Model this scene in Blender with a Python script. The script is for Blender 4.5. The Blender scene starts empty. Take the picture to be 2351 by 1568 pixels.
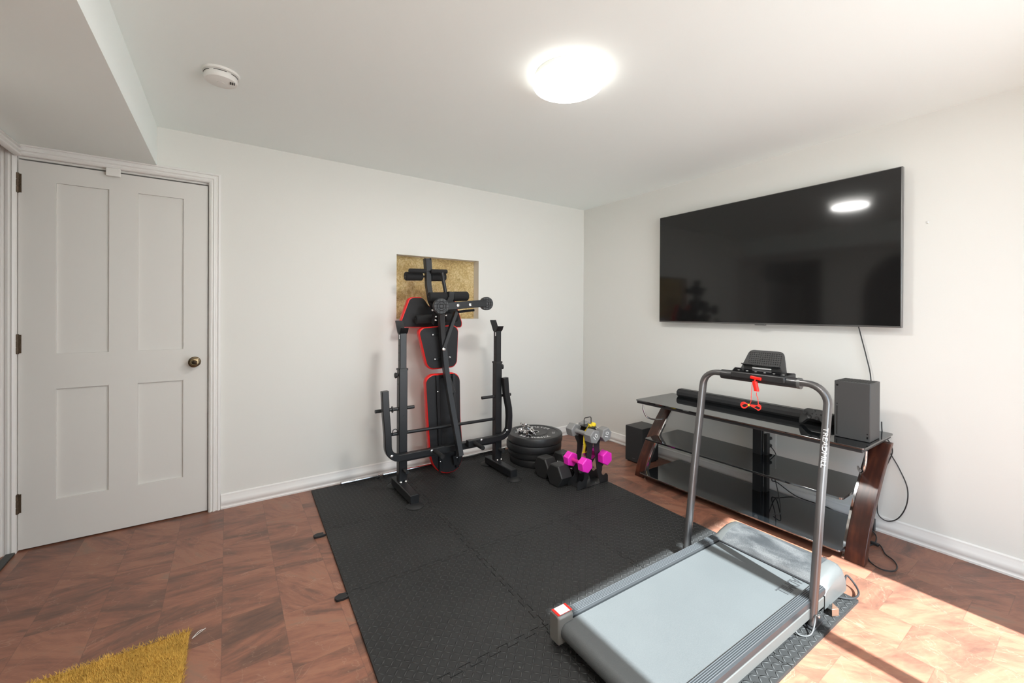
import bpy, bmesh, math, random
from math import sin, cos, pi, radians as R
from mathutils import Vector as V, Matrix
random.seed(7)
C = bpy.context.scene.collection
sc = bpy.context.scene

# ---------------------------------------------------------------- camera
CAM = (955.0, 720.68, 0.6006, 0.0034, 0.0051, -3.0525, -3.1444, 1.2275)   # focal px, centre row, yaw, pitch, roll, position
f_, cy_, yaw_, pit_, rol_, CX, CY, CZ = CAM
fw = V((sin(yaw_) * cos(pit_), cos(yaw_) * cos(pit_), -sin(pit_)))
rt = V((cos(yaw_), -sin(yaw_), 0)); up = rt.cross(fw)
rt2 = cos(rol_) * rt + sin(rol_) * up; up2 = -sin(rol_) * rt + cos(rol_) * up
cd = bpy.data.cameras.new('camera'); cam = bpy.data.objects.new('camera', cd); C.objects.link(cam)
cam.matrix_world = Matrix(((rt2.x, up2.x, -fw.x, CX), (rt2.y, up2.y, -fw.y, CY), (rt2.z, up2.z, -fw.z, CZ), (0, 0, 0, 1)))
cd.sensor_fit = 'HORIZONTAL'; cd.sensor_width = 36; cd.lens = f_ / 2351 * 36
cd.shift_y = -(784 - cy_) / 2351; cd.clip_start = .02
sc.camera = cam

def at(px, py, ax, val):
    """the point of the plane ax=val that stands at photograph position px,py"""
    d = fw * f_ + rt2 * (px - 1175.5) - up2 * (py - cy_)
    o = V((CX, CY, CZ)); i = 'xyz'.index(ax)
    return o + d * ((val - o[i]) / d[i])

# ---------------------------------------------------------------- light
sc.view_settings.view_transform = 'Standard'; sc.view_settings.look = 'None'
sc.view_settings.exposure = 0.31; sc.view_settings.gamma = 1; sc.view_settings.use_curve_mapping = False
w = bpy.data.worlds.new('sky'); sc.world = w; w.use_nodes = True
wn = w.node_tree.nodes; bg = wn['Background']
bg.inputs[1].default_value = 1.0
_t = wn.new('ShaderNodeTexCoord'); _s = wn.new('ShaderNodeSeparateXYZ'); _r = wn.new('ShaderNodeValToRGB')       # sky above, an added brighter glow below that lifts the ceiling
_m = wn.new('ShaderNodeMath'); _m.operation = 'MULTIPLY_ADD'; _m.inputs[1].default_value = .5; _m.inputs[2].default_value = .5
L_ = w.node_tree.links; L_.new(_t.outputs['Generated'], _s.inputs[0]); L_.new(_s.outputs[2], _m.inputs[0]); L_.new(_m.outputs[0], _r.inputs[0]); 
_e = _r.color_ramp.elements; _e[0].position = .47; _e[0].color = (5.4, 5.9, 6.0, 1); _e[1].position = .53; _e[1].color = (1.9, 2.4, 2.9, 1)
L_.new(_r.outputs[0], bg.inputs[0])
sun = bpy.data.lights.new('sun', 'SUN'); sun.energy = 22.5; sun.angle = R(.8); sun.color = (.88, .97, 1.0)
so = bpy.data.objects.new('sun', sun); C.objects.link(so)
so.rotation_euler = V((.03, 1.0, -1.072)).to_track_quat('-Z', 'Y').to_euler()
sc.cycles.use_denoising = True
sc.cycles.max_bounces = 14; sc.cycles.diffuse_bounces = 10; sc.cycles.sample_clamp_indirect = 6

H = 2.29; BACK = -3.62; LEFT = -3.93

# ---------------------------------------------------------------- materials
def mat(name, col, rough=.5, metal=0, bump=0, bscale=60, emit=None, spec=.5, var=0, vscale=8):
    m = bpy.data.materials.new(name); m.use_nodes = True
    nt = m.node_tree; b = nt.nodes['Principled BSDF']
    b.inputs['Base Color'].default_value = (*col, 1); b.inputs['Roughness'].default_value = rough
    b.inputs['Metallic'].default_value = metal; b.inputs['Specular IOR Level'].default_value = spec
    tc = nt.nodes.new('ShaderNodeTexCoord')
    if bump:
        n = nt.nodes.new('ShaderNodeTexNoise'); n.inputs['Scale'].default_value = bscale; n.inputs['Detail'].default_value = 4
        bp = nt.nodes.new('ShaderNodeBump'); bp.inputs['Strength'].default_value = bump; bp.inputs['Distance'].default_value = .002
        nt.links.new(tc.outputs['Object'], n.inputs['Vector']); nt.links.new(n.outputs['Fac'], bp.inputs['Height'])
        nt.links.new(bp.outputs[0], b.inputs['Normal'])
    if var:
        n = nt.nodes.new('ShaderNodeTexNoise'); n.inputs['Scale'].default_value = vscale; n.inputs['Detail'].default_value = 6
        r = nt.nodes.new('ShaderNodeMix'); r.data_type = 'RGBA'
        r.inputs[6].default_value = (*[c * (1 - var) for c in col], 1); r.inputs[7].default_value = (*[min(1, c * (1 + var)) for c in col], 1)
        nt.links.new(tc.outputs['Object'], n.inputs['Vector']); nt.links.new(n.outputs['Fac'], r.inputs[0]); nt.links.new(r.outputs[2], b.inputs['Base Color'])
    if emit:
        b.inputs['Emission Color'].default_value = (*col, 1); b.inputs['Emission Strength'].default_value = emit
    return m

class NG:
    """tiny node graph helper"""
    def __init__(s, m): s.nt = m.node_tree
    def n(s, t, **k):
        o = s.nt.nodes.new(t)
        for a, b in k.items(): setattr(o, a, b)
        return o
    def l(s, a, b): s.nt.links.new(a, b)
    def m(s, op, a, b=None, c=None):
        o = s.n('ShaderNodeMath', operation=op)
        for i, x in enumerate((a, b, c)):
            if x is None: continue
            if isinstance(x, (int, float)): o.inputs[i].default_value = x
            else: s.l(x, o.inputs[i])
        return o.outputs[0]
    def mix(s, f, a, b):
        o = s.n('ShaderNodeMix', data_type='RGBA')
        for i, x in ((0, f), (6, a), (7, b)):
            if isinstance(x, (int, float)): o.inputs[i].default_value = x
            elif isinstance(x, tuple): o.inputs[i].default_value = (*x, 1)
            else: s.l(x, o.inputs[i])
        return o.outputs[2]
    def ramp(s, f, stops):
        o = s.n('ShaderNodeValToRGB'); s.l(f, o.inputs[0]); e = o.color_ramp.elements
        while len(e) < len(stops): e.new(.5)
        for q, (p, c) in zip(e, stops): q.position = p; q.color = (*c, 1)
        return o.outputs[0]

WALL = mat('wall paint', (.745, .742, .708), .75, bump=.10, bscale=180)
CEIL = mat('ceiling paint', (.89, .94, .925), .85, bump=.08, bscale=120)
TRIM = mat('white trim paint', (.80, .79, .77), .38)
DOORM = mat('door paint', (.70, .69, .66), .42)
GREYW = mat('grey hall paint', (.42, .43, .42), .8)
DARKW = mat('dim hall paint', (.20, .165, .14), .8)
STEEL = mat('black powder coated steel', (.013, .0135, .015), .36, bump=.05, bscale=400)
RUB = mat('black rubber', (.011, .011, .012), .55, bump=.1, bscale=300)
FOAM = mat('black foam', (.012, .012, .013), .9, bump=.4, bscale=500)
BLK = mat('black plastic', (.020, .020, .021), .42)
BLKM = mat('matte black plastic', (.024, .024, .024), .6, bump=.1, bscale=600)
REDV = mat('red vinyl', (.80, .012, .010), .35)
FAB = mat('black backing fabric', (.012, .012, .014), .7, bump=.6, bscale=30)
CHROME = mat('chrome', (.85, .85, .86), .09, 1)
BOLT = mat('zinc bolt', (.75, .75, .74), .25, 1)
BRASS = mat('antique brass', (.30, .23, .14), .3, 1)
HINGE = mat('worn brown hinge', (.10, .07, .045), .5, .5, bump=.8, bscale=200, var=.6, vscale=150)
GREYN = mat('grey neoprene', (.24, .24, .24), .6)
PINK = mat('pink vinyl', (.90, .03, .56), .35)
PINKG = mat('pink grip', (.72, .02, .30), .5)
WHITE = mat('white print', (.85, .85, .85), .5)
YEL = mat('yellow latex', (.85, .62, .03), .5)
MAG = mat('magenta latex', (.55, .05, .22), .5)
RED = mat('red plastic', (.85, .015, .008), .35)
REDC = mat('red cord', (.95, .03, .015), .6)
SILV = mat('silver plastic', (.115, .118, .115), .35, .3)
GREYP = mat('grey painted metal', (.10, .10, .095), .4, .2)
TUBEM = mat('gunmetal tube', (.17, .165, .165), .3, .75)
WHITEP = mat('white plastic', (.78, .77, .74), .35)
GLOSSB = mat('gloss black panel', (.008, .008, .009), .12)
SPK = mat('black speaker cloth', (.020, .020, .021), .75, bump=.4, bscale=900)
VENT = mat('dark slots', (.03, .03, .028), .8)
ALU = mat('grey window frame', (.6, .6, .6), .4)

# glass shelf: near black mirror
GLASS = mat('black tempered glass', (.006, .007, .008), .04, spec=1.0)
GLASS.node_tree.nodes['Principled BSDF'].inputs['IOR'].default_value = 1.9
GEDGE = mat('green glass edge', (.05, .075, .065), .12)
SCREEN = mat('television screen', (.009, .009, .009), .08, spec=.5)
MIRR = mat('screen bezel', (.20, .20, .20), .3, .8)

def wood():
    m = mat('dark mahogany veneer', (.1, .03, .02), .28); g = NG(m); b = m.node_tree.nodes['Principled BSDF']
    tc = g.n('ShaderNodeTexCoord'); mp = g.n('ShaderNodeMapping'); mp.inputs['Scale'].default_value = (4, 30, 3)
    g.l(tc.outputs['Object'], mp.inputs[0])
    n = g.n('ShaderNodeTexNoise'); n.inputs['Scale'].default_value = 1.6; n.inputs['Detail'].default_value = 9; g.l(mp.outputs[0], n.inputs[0])
    n2 = g.n('ShaderNodeTexNoise'); n2.inputs['Scale'].default_value = 14; n2.inputs['Detail'].default_value = 4; g.l(tc.outputs['Object'], n2.inputs[0])
    c = g.ramp(g.m('ADD', g.m('MULTIPLY', n.outputs[0], .6), g.m('MULTIPLY', n2.outputs[0], .4)),
               [(.3, (.022, .009, .007)), (.5, (.055, .018, .012)), (.68, (.12, .038, .020))])
    g.l(c, b.inputs['Base Color']); return m
WOOD = wood()

def floor_mat():
    m = mat('slate look laminate', (.3, .15, .1), .34); g = NG(m); b = m.node_tree.nodes['Principled BSDF']
    tc = g.n('ShaderNodeTexCoord'); sp = g.n('ShaderNodeSeparateXYZ'); g.l(tc.outputs['Object'], sp.inputs[0])
    X, Y = sp.outputs[0], sp.outputs[1]
    u = g.m('DIVIDE', g.m('ADD', X, 3.68), .2045); col = g.m('FLOOR', u)
    wn_ = g.n('ShaderNodeTexWhiteNoise', noise_dimensions='1D'); g.l(col, wn_.inputs['W'])
    v = g.m('DIVIDE', g.m('ADD', Y, g.m('MULTIPLY', g.m('ROUND', g.m('MULTIPLY', wn_.outputs[0], 3)), .105)), .31); row = g.m('FLOOR', v)
    cb = g.n('ShaderNodeCombineXYZ'); g.l(col, cb.inputs[0]); g.l(row, cb.inputs[1])
    wn2 = g.n('ShaderNodeTexWhiteNoise', noise_dimensions='2D'); g.l(cb.outputs[0], wn2.inputs['Vector'])
    r1 = wn2.outputs['Value']
    sc2 = g.n('ShaderNodeSeparateColor'); g.l(wn2.outputs['Color'], sc2.inputs[0])
    # each tile turns and shifts its own piece of slate
    ang = g.m('ADD', g.m('MULTIPLY', g.m('SUBTRACT', sc2.outputs[0], .5), 1.3), .45)
    of = g.n('ShaderNodeCombineXYZ'); g.l(g.m('MULTIPLY', sc2.outputs[1], 37), of.inputs[0]); g.l(g.m('MULTIPLY', sc2.outputs[2], 53), of.inputs[1])
    ad = g.n('ShaderNodeVectorMath', operation='ADD'); g.l(tc.outputs['Object'], ad.inputs[0]); g.l(of.outputs[0], ad.inputs[1])
    vr = g.n('ShaderNodeVectorRotate', rotation_type='Z_AXIS'); g.l(ad.outputs[0], vr.inputs['Vector']); g.l(ang, vr.inputs['Angle'])
    mp = g.n('ShaderNodeMapping'); mp.inputs['Scale'].default_value = (1.5, 5.5, 1); g.l(vr.outputs[0], mp.inputs[0])
    n1 = g.n('ShaderNodeTexNoise'); n1.inputs['Scale'].default_value = 1.7; n1.inputs['Detail'].default_value = 10; n1.inputs['Distortion'].default_value = .9; n1.inputs['Roughness'].default_value = .6
    g.l(mp.outputs[0], n1.inputs[0])
    n3 = g.n('ShaderNodeTexNoise'); n3.inputs['Scale'].default_value = 5; n3.inputs['Detail'].default_value = 12; n3.inputs['Distortion'].default_value = 2.0; n3.inputs['Roughness'].default_value = .7
    g.l(mp.outputs[0], n3.inputs[0])
    f = g.m('ADD', g.m('ADD', g.m('MULTIPLY', n1.outputs[0], .72), g.m('MULTIPLY', n3.outputs[0], .28)), g.m('MULTIPLY', g.m('SUBTRACT', r1, .5), .09))
    c = g.ramp(f, [(.30, (.080, .043, .032)), (.42, (.155, .073, .049)), (.50, (.235, .098, .063)), (.57, (.29, .128, .079)), (.66, (.225, .128, .088)), (.78, (.32, .17, .11))])
    # veins
    vo = g.n('ShaderNodeTexNoise'); vo.inputs['Scale'].default_value = 2.2; vo.inputs['Detail'].default_value = 5; vo.inputs['Distortion'].default_value = 2.5; g.l(ad.outputs[0], vo.inputs[0])
    vein = g.m('LESS_THAN', g.m('ABSOLUTE', g.m('SUBTRACT', vo.outputs[0], .52)), .0035)
    c = g.mix(g.m('MULTIPLY', vein, .22), c, (.42, .28, .20))
    du = g.m('ABSOLUTE', g.m('SUBTRACT', g.m('FRACT', u), .5)); dv = g.m('ABSOLUTE', g.m('SUBTRACT', g.m('FRACT', v), .5))
    seam = g.m('MAXIMUM', g.m('GREATER_THAN', du, .494), g.m('GREATER_THAN', dv, .496))
    c = g.mix(g.m('MULTIPLY', seam, .35), c, (.08, .045, .035))
    g.l(c, b.inputs['Base Color'])
    g.l(g.m('ADD', g.m('MULTIPLY', n3.outputs[0], .16), .28), b.inputs['Roughness'])
    bp = g.n('ShaderNodeBump'); bp.inputs['Strength'].default_value = .35; bp.inputs['Distance'].default_value = .0012
    g.l(g.m('SUBTRACT', n3.outputs[0], seam), bp.inputs['Height']); g.l(bp.outputs[0], b.inputs['Normal'])
    return m
FLOOR = floor_mat()

def foam_tile():
    """black foam with raised lozenges turning left and right by turns"""
    m = mat('diamond plate foam', (.040, .040, .040), .55, spec=.18); g = NG(m); b = m.node_tree.nodes['Principled BSDF']
    tc = g.n('ShaderNodeTexCoord'); sp = g.n('ShaderNodeSeparateXYZ'); g.l(tc.outputs['Object'], sp.inputs[0])
    p = .0225
    u = g.m('DIVIDE', sp.outputs[0], p); v = g.m('DIVIDE', sp.outputs[1], p)
    iu, iv = g.m('FLOOR', u), g.m('FLOOR', v)
    fu = g.m('SUBTRACT', g.m('FRACT', u), .5); fv = g.m('SUBTRACT', g.m('FRACT', v), .5)
    par = g.m('SUBTRACT', g.m('MULTIPLY', g.m('FLOORED_MODULO', g.m('ADD', iu, iv), 2), 2), 1)
    a = g.m('MULTIPLY', g.m('ADD', fu, g.m('MULTIPLY', fv, par)), .7071)
    c = g.m('MULTIPLY', g.m('SUBTRACT', fv, g.m('MULTIPLY', fu, par)), .7071)
    h = g.m('MAXIMUM', g.m('SUBTRACT', 1, g.m('ADD', g.m('POWER', g.m('ABSOLUTE', g.m('DIVIDE', a, .52)), 2), g.m('POWER', g.m('ABSOLUTE', g.m('DIVIDE', c, .16)), 2))), 0)
    h = g.m('POWER', h, .6)
    n = g.n('ShaderNodeTexNoise'); n.inputs['Scale'].default_value = 900; g.l(tc.outputs['Object'], n.inputs[0])
    bp = g.n('ShaderNodeBump'); bp.inputs['Strength'].default_value = 1; bp.inputs['Distance'].default_value = .0055
    g.l(g.m('ADD', h, g.m('MULTIPLY', n.outputs[0], .06)), bp.inputs['Height']); g.l(bp.outputs[0], b.inputs['Normal'])
    n2 = g.n('ShaderNodeTexNoise'); n2.inputs['Scale'].default_value = 2.2; n2.inputs['Detail'].default_value = 6; g.l(tc.outputs['Object'], n2.inputs[0])
    n4 = g.n('ShaderNodeTexNoise'); n4.inputs['Scale'].default_value = 45; n4.inputs['Detail'].default_value = 3; g.l(tc.outputs['Object'], n4.inputs[0])
    dust = g.m('MULTIPLY', g.m('GREATER_THAN', n4.outputs[0], .735), .6)
    c2 = g.mix(g.m('ADD', g.m('MULTIPLY', n2.outputs[0], .35), g.m('MULTIPLY', h, .65)), (.019, .019, .019), (.068, .068, .067))
    g.l(g.mix(dust, c2, (.12, .12, .11)), b.inputs['Base Color'])
    return m
MATM = foam_tile()

def belt_mat():
    m = mat('dusty treadmill belt', (.1, .11, .115), .6, bump=.3, bscale=500); g = NG(m); b = m.node_tree.nodes['Principled BSDF']
    tc = g.n('ShaderNodeTexCoord'); n = g.n('ShaderNodeTexNoise'); n.inputs['Scale'].default_value = 260; n.inputs['Detail'].default_value = 3; g.l(tc.outputs['Object'], n.inputs[0])
    n2 = g.n('ShaderNodeTexNoise'); n2.inputs['Scale'].default_value = 3; n2.inputs['Detail'].default_value = 4; g.l(tc.outputs['Object'], n2.inputs[0])
    g.l(g.mix(g.m('ADD', g.m('MULTIPLY', n.outputs[0], .5), g.m('MULTIPLY', n2.outputs[0], .5)), (.046, .050, .052), (.098, .104, .105)), b.inputs['Base Color']); return m
BELT = belt_mat()
def hood_mat():
    m = mat('dusty hood top', (.1, .1, .1), .35); g = NG(m); b = m.node_tree.nodes['Principled BSDF']
    tc = g.n('ShaderNodeTexCoord'); n = g.n('ShaderNodeTexNoise'); n.inputs['Scale'].default_value = 7; n.inputs['Detail'].default_value = 7; n.inputs['Distortion'].default_value = .6
    mp = g.n('ShaderNodeMapping'); mp.inputs['Scale'].default_value = (2.2, 1, 1); g.l(tc.outputs['Object'], mp.inputs[0]); g.l(mp.outputs[0], n.inputs[0])
    n2 = g.n('ShaderNodeTexNoise'); n2.inputs['Scale'].default_value = 300; g.l(tc.outputs['Object'], n2.inputs[0])
    f = g.m('ADD', n.outputs[0], g.m('MULTIPLY', g.m('SUBTRACT', n2.outputs[0], .5), .5))
    g.l(g.ramp(f, [(.36, (.032, .034, .036)), (.52, (.055, .057, .059)), (.68, (.095, .096, .096))]), b.inputs['Base Color'])
    g.l(g.m('ADD', g.m('MULTIPLY', n.outputs[0], .5), .15), b.inputs['Roughness']); return m
HOOD = hood_mat()
def niche_mat():
    m = mat('yellow fibre board', (.5, .36, .14), .8); g = NG(m); b = m.node_tree.nodes['Principled BSDF']
    tc = g.n('ShaderNodeTexCoord'); n = g.n('ShaderNodeTexNoise'); n.inputs['Scale'].default_value = 26; n.inputs['Detail'].default_value = 7; n.inputs['Distortion'].default_value = 3; g.l(tc.outputs['Object'], n.inputs[0])
    n2 = g.n('ShaderNodeTexNoise'); n2.inputs['Scale'].default_value = 5; n2.inputs['Detail'].default_value = 3; g.l(tc.outputs['Object'], n2.inputs[0])
    n3 = g.n('ShaderNodeTexNoise'); n3.inputs['Scale'].default_value = 40; n3.inputs['Detail'].default_value = 2; n3.inputs['Distortion'].default_value = 4; g.l(tc.outputs['Object'], n3.inputs[0])
    c = g.ramp(g.m('ADD', g.m('MULTIPLY', n.outputs[0], .6), g.m('MULTIPLY', n2.outputs[0], .4)), [(.36, (.42, .29, .12)), (.48, (.60, .44, .19)), (.62, (.80, .66, .38))])
    cr = g.m('LESS_THAN', g.m('ABSOLUTE', g.m('SUBTRACT', n3.outputs[0], .5)), .022)
    g.l(g.mix(g.m('MULTIPLY', cr, .40), c, (.13, .09, .04)), b.inputs['Base Color'])
    bp = g.n('ShaderNodeBump'); bp.inputs['Strength'].default_value = .9; bp.inputs['Distance'].default_value = .006; g.l(n3.outputs[0], bp.inputs['Height']); g.l(bp.outputs[0], b.inputs['Normal'])
    return m
NICHE = niche_mat()
COIR = mat('golden coir', (.46, .27, .045), .9, var=.45, vscale=9)
COIR2 = mat('golden coir fibre', (.60, .37, .075), .9, var=.5, vscale=14)

# ---------------------------------------------------------------- mesh builder
def frame_of(d, hint=None):
    d = d.normalized(); h = V(hint) if hint is not None else (V((0, 0, 1)) if abs(d.z) < .9 else V((1, 0, 0)))
    u = h.cross(d).normalized(); return u, d.cross(u).normalized()

class M:
    def __init__(s): s.v = []; s.f = []
    def add(s, vs, fs):
        k = len(s.v); s.v += [V(p) for p in vs]; s.f += [tuple(i + k for i in q) for q in fs]; return s
    def box(s, x0, x1, y0, y1, z0, z1, T=None):
        vs = [V((x, y, z)) for x in (x0, x1) for y in (y0, y1) for z in (z0, z1)]
        if T is not None: vs = [T @ p for p in vs]
        return s.add(vs, [(0, 1, 3, 2), (4, 6, 7, 5), (0, 4, 5, 1), (2, 3, 7, 6), (0, 2, 6, 4), (1, 5, 7, 3)])
    def loft(s, rings, cap=True, closed=False):
        n = len(rings[0]); k = len(s.v)
        for r in rings: s.v += [V(p) for p in r]
        m = len(rings)
        for i in range(m if closed else m - 1):
            a, b = k + i * n, k + ((i + 1) % m) * n
            for j in range(n): s.f.append((a + j, a + (j + 1) % n, b + (j + 1) % n, b + j))
        if cap and not closed: s.f.append(tuple(k + j for j in range(n))[::-1]); s.f.append(tuple(k + (m - 1) * n + j for j in range(n)))
        return s
    def sweep(s, pts, prof, hint=None, closed=False):
        pts = [V(p) for p in pts]; rings = []; n = len(pts)
        for i, p in enumerate(pts):
            if closed: d = pts[(i + 1) % n] - pts[i - 1]
            else: d = (pts[min(i + 1, n - 1)] - p).normalized() + (p - pts[max(i - 1, 0)]).normalized()
            if hint is None and i:
                d = d.normalized(); u = (u - d * u.dot(d)).normalized(); v = d.cross(u).normalized()
            else: u, v = frame_of(d, hint)
            k = 1
            if 0 < i < n - 1 and not closed:
                a = (pts[i + 1] - p).normalized(); b = (p - pts[i - 1]).normalized(); k = 1 / max(.6, math.sqrt((1 + a.dot(b)) / 2))
            rings.append([p + u * a * k + v * b * k for a, b in prof])
        return s.loft(rings, closed=closed)
    def tube(s, pts, r, n=12, closed=False, hint=None):
        return s.sweep(pts, [(r * cos(2 * pi * i / n), r * sin(2 * pi * i / n)) for i in range(n)], hint, closed)
    def bar(s, pts, w, h, hint=None, c=.18):
        q = min(w, h) * c; a, b = w / 2, h / 2
        return s.sweep(pts, [(a, -b + q), (a, b - q), (a - q, b), (-a + q, b), (-a, b - q), (-a, -b + q), (-a + q, -b), (a - q, -b)], hint)
    def lathe(s, prof, o, d=(0, 0, 1), n=32, hint=None):
        d = V(d).normalized(); u, v = frame_of(d, hint); o = V(o)
        return s.loft([[o + d * h + (u * cos(2 * pi * i / n) + v * sin(2 * pi * i / n)) * r for i in range(n)] for r, h in prof])
    def prism(s, poly, o, U, W, N, t):
        o, U, W, N = V(o), V(U), V(W), V(N)
        a = [o + U * x + W * y for x, y in poly]; return s.loft([a, [p + N * t for p in a]])
    def slab(s, pts, N, t):
        a = [V(p) for p in pts]; N = V(N); return s.loft([a, [p + N * t for p in a]])
    def text(s, body, size, T, depth=.0004):
        cu = bpy.data.curves.new('t', 'FONT'); cu.body = body; cu.size = size; cu.extrude = depth; cu.align_x = 'CENTER'; cu.align_y = 'CENTER'; cu.resolution_u = 3
        o = bpy.data.objects.new('t', cu); C.objects.link(o); bpy.context.view_layer.update()
        me = o.to_mesh(); vs = [T @ v.co for v in me.vertices]; fs = [tuple(p.vertices) for p in me.polygons]
        s.add(vs, fs); o.to_mesh_clear(); bpy.data.objects.remove(o); bpy.data.curves.remove(cu); return s
    def build(s, name, m, parent=None, bevel=0, sm=38, **tags):
        org = V(parent.get('_o', (0, 0, 0))) if parent is not None else V((0, 0, 0))
        me = bpy.data.meshes.new(name)
        if parent is None and tags.pop('centre', True) and 'kind' not in tags:
            zs = [p.z for p in s.v]; org = V((sum(p.x for p in s.v) / len(s.v), sum(p.y for p in s.v) / len(s.v), min(zs)))
        me.from_pydata([p - org for p in s.v], [], s.f); me.validate()
        bm = bmesh.new(); bm.from_mesh(me); bmesh.ops.recalc_face_normals(bm, faces=bm.faces); bm.to_mesh(me); bm.free()
        me.materials.append(m); me.polygons.foreach_set('use_smooth', [True] * len(me.polygons))
        me.set_sharp_from_angle(angle=R(sm))
        o = bpy.data.objects.new(name, me); C.objects.link(o)
        if parent is not None: o.parent = parent; o['_o'] = tuple(org)
        else: o.location = org; o['_o'] = tuple(org)
        if bevel:
            b = o.modifiers.new('bevel', 'BEVEL'); b.width = bevel; b.segments = 2; b.limit_method = 'ANGLE'; b.angle_limit = R(40); b.harden_normals = False
        for k, x in tags.items(): o[k] = x
        return o

def thing(name, label, cat, loc=(0, 0, 0), group=None):
    o = bpy.data.objects.new(name, None); C.objects.link(o); o.empty_display_size = .05
    o.location = loc; o['_o'] = tuple(loc); o['label'] = label; o['category'] = cat
    if group: o['group'] = group
    return o
def local(t): t['_o'] = (0, 0, 0)
def copy_tree(o, parent=None):
    c = o.copy(); C.objects.link(c)
    if parent is not None: c.parent = parent
    for ch in list(o.children): copy_tree(ch, c)
    return c
def struct(name, mm, m, **k): return mm.build(name, m, kind='structure', **k)
def bez(pts, n=8):
    """smooth curve through points"""
    P = [V(p) for p in pts]; out = []
    for i in range(len(P) - 1):
        a, b, c, d = P[max(i - 1, 0)], P[i], P[i + 1], P[min(i + 2, len(P) - 1)]
        for k in range(n):
            t = k / n; out.append(.5 * ((2 * b) + (c - a) * t + (2 * a - 5 * b + 4 * c - d) * t * t + (3 * b - a - 3 * c + d) * t ** 3))
    return out + [P[-1]]
def arc(c, r, a0, a1, U, W, n=8):
    c, U, W = V(c), V(U), V(W); return [c + U * r * cos(a0 + (a1 - a0) * i / n) + W * r * sin(a0 + (a1 - a0) * i / n) for i in range(n + 1)]
def rpoly(pts, r, n=4):
    """round the corners of a 2D polygon"""
    out = []
    for i, p in enumerate(pts):
        a, p, b = V(pts[i - 1]).to_2d() if len(pts[i-1]) > 2 else V(pts[i - 1]), V(p), V(pts[(i + 1) % len(pts)])
        rr = r if not isinstance(r, (list, tuple)) else r[i]
        da, db = (a - p), (b - p); q = min(rr, da.length * .48, db.length * .48)
        A, B = p + da.normalized() * q, p + db.normalized() * q
        for k in range(n + 1):
            t = k / n; x = A * (1 - t) ** 2 + p * 2 * t * (1 - t) + B * t * t; out.append((x.x, x.y))
    return out

# ================================================================ the room
struct('floor', M().box(-5.6, .12, BACK - 1.6, 1.2, -.1, 0), FLOOR)
struct('ceiling', M().box(-5.6, .12, BACK - .12, .25, H, H + .1), CEIL)
# wall with the door and the niche (plane y=0); built of blocks round its openings
DX0, DX1, DZ = -3.925, -3.148, 1.995
NX0, NX1, NZ0, NZ1, ND = -1.977, -1.252, 1.172, 1.672, .085
wb = M()
for x0, x1, z0, z1 in ((-5.6, DX0 - .01, 0, H), (DX0 - .01, DX1 + .012, DZ + .015, H), (DX1 + .012, NX0, 0, H), (NX0, NX1, 0, NZ0), (NX0, NX1, NZ1, H), (NX1, .12, 0, H)):
    wb.box(x0, x1, 0, .13, z0, z1)
struct('wall_back', wb, WALL)
struct('wall_niche', M().box(NX0 - .02, NX1 + .02, ND + .001, ND + .03, NZ0 - .02, NZ1 + .02), NICHE)
struct('wall_light_block', M().box(DX0 - .1, DX1 + .1, .131, .16, 0, 2.1), DARKW)  # dark slab added behind the door to stop outside light leaking through
struct('wall_right', M().box(0, .12, BACK - .1, .13, 0, H), WALL)
# left wall: doorway beside the corner and an arch
AY0, AY1, AH, AZ = -2.10, -1.22, 1.45, 2.0
wl = M()
wl.box(LEFT - .12, LEFT, -.80, 0, 2.055, H)
poly = [(BACK, 0), (AY0, 0), (AY0, AH)]
ac = (AY0 + AY1) / 2; ah = (AY1 - AY0) / 2
poly += [(ac - ah * cos(pi * i / 20), AH + (AZ - AH) * sin(pi * i / 20)) for i in range(1, 20)]
poly += [(AY1, AH), (AY1, 0), (-.80, 0), (-.80, H), (BACK, H)]
wl.prism(poly, (LEFT - .12, 0, 0), (0, 1, 0), (0, 0, 1), (1, 0, 0), .12)
struct('wall_left', wl, WALL)
struct('wall_hall', M().box(-5.5, -5.4, BACK, 1.1, 0, H), DARKW)
struct('wall_hall_end', M().box(-5.5, LEFT - .13, -2.6, -2.5, 0, H), DARKW)
struct('wall_hall_corner', M().box(-5.4, LEFT - .062, -.022, -.001, 1.735, 2.06), GREYW)
# rear wall with the glazed opening the sun comes through
WX0, WX1, WZ = -2.03, -.545, 2.02
wr = M()
for x0, x1, z0, z1 in ((-5.6, WX0, 0, H), (WX0, WX1, WZ, H), (WX1, .12, 0, H)): wr.box(x0, x1, BACK - .1, BACK, z0, z1)
struct('wall_rear', wr, WALL)
# soffit over the door
struct('trim_soffit', M().box(LEFT, -3.388, BACK, -.0005, 2.062, H - .0005), CEIL)
# sliding glass door frame in the rear wall
wf = thing('window_1', 'tall glazed door in the wall behind the camera', 'window', (WX0, BACK - .05, 0)); wf['kind'] = 'structure'
fr = M(); yy = BACK - .08
fr.box(WX0 - .03, WX0 + .004, yy - .02, yy + .03, 0, WZ + .03).box(WX1 - .004, WX1 + .03, yy - .02, yy + .03, 0, WZ + .03)
fr.box(-1.222, -1.158, yy - .015, yy + .015, 0, WZ).box(WX0, WX1, yy - .02, yy + .03, 0, .06)
fr.build('window_frame', ALU, wf)

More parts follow.
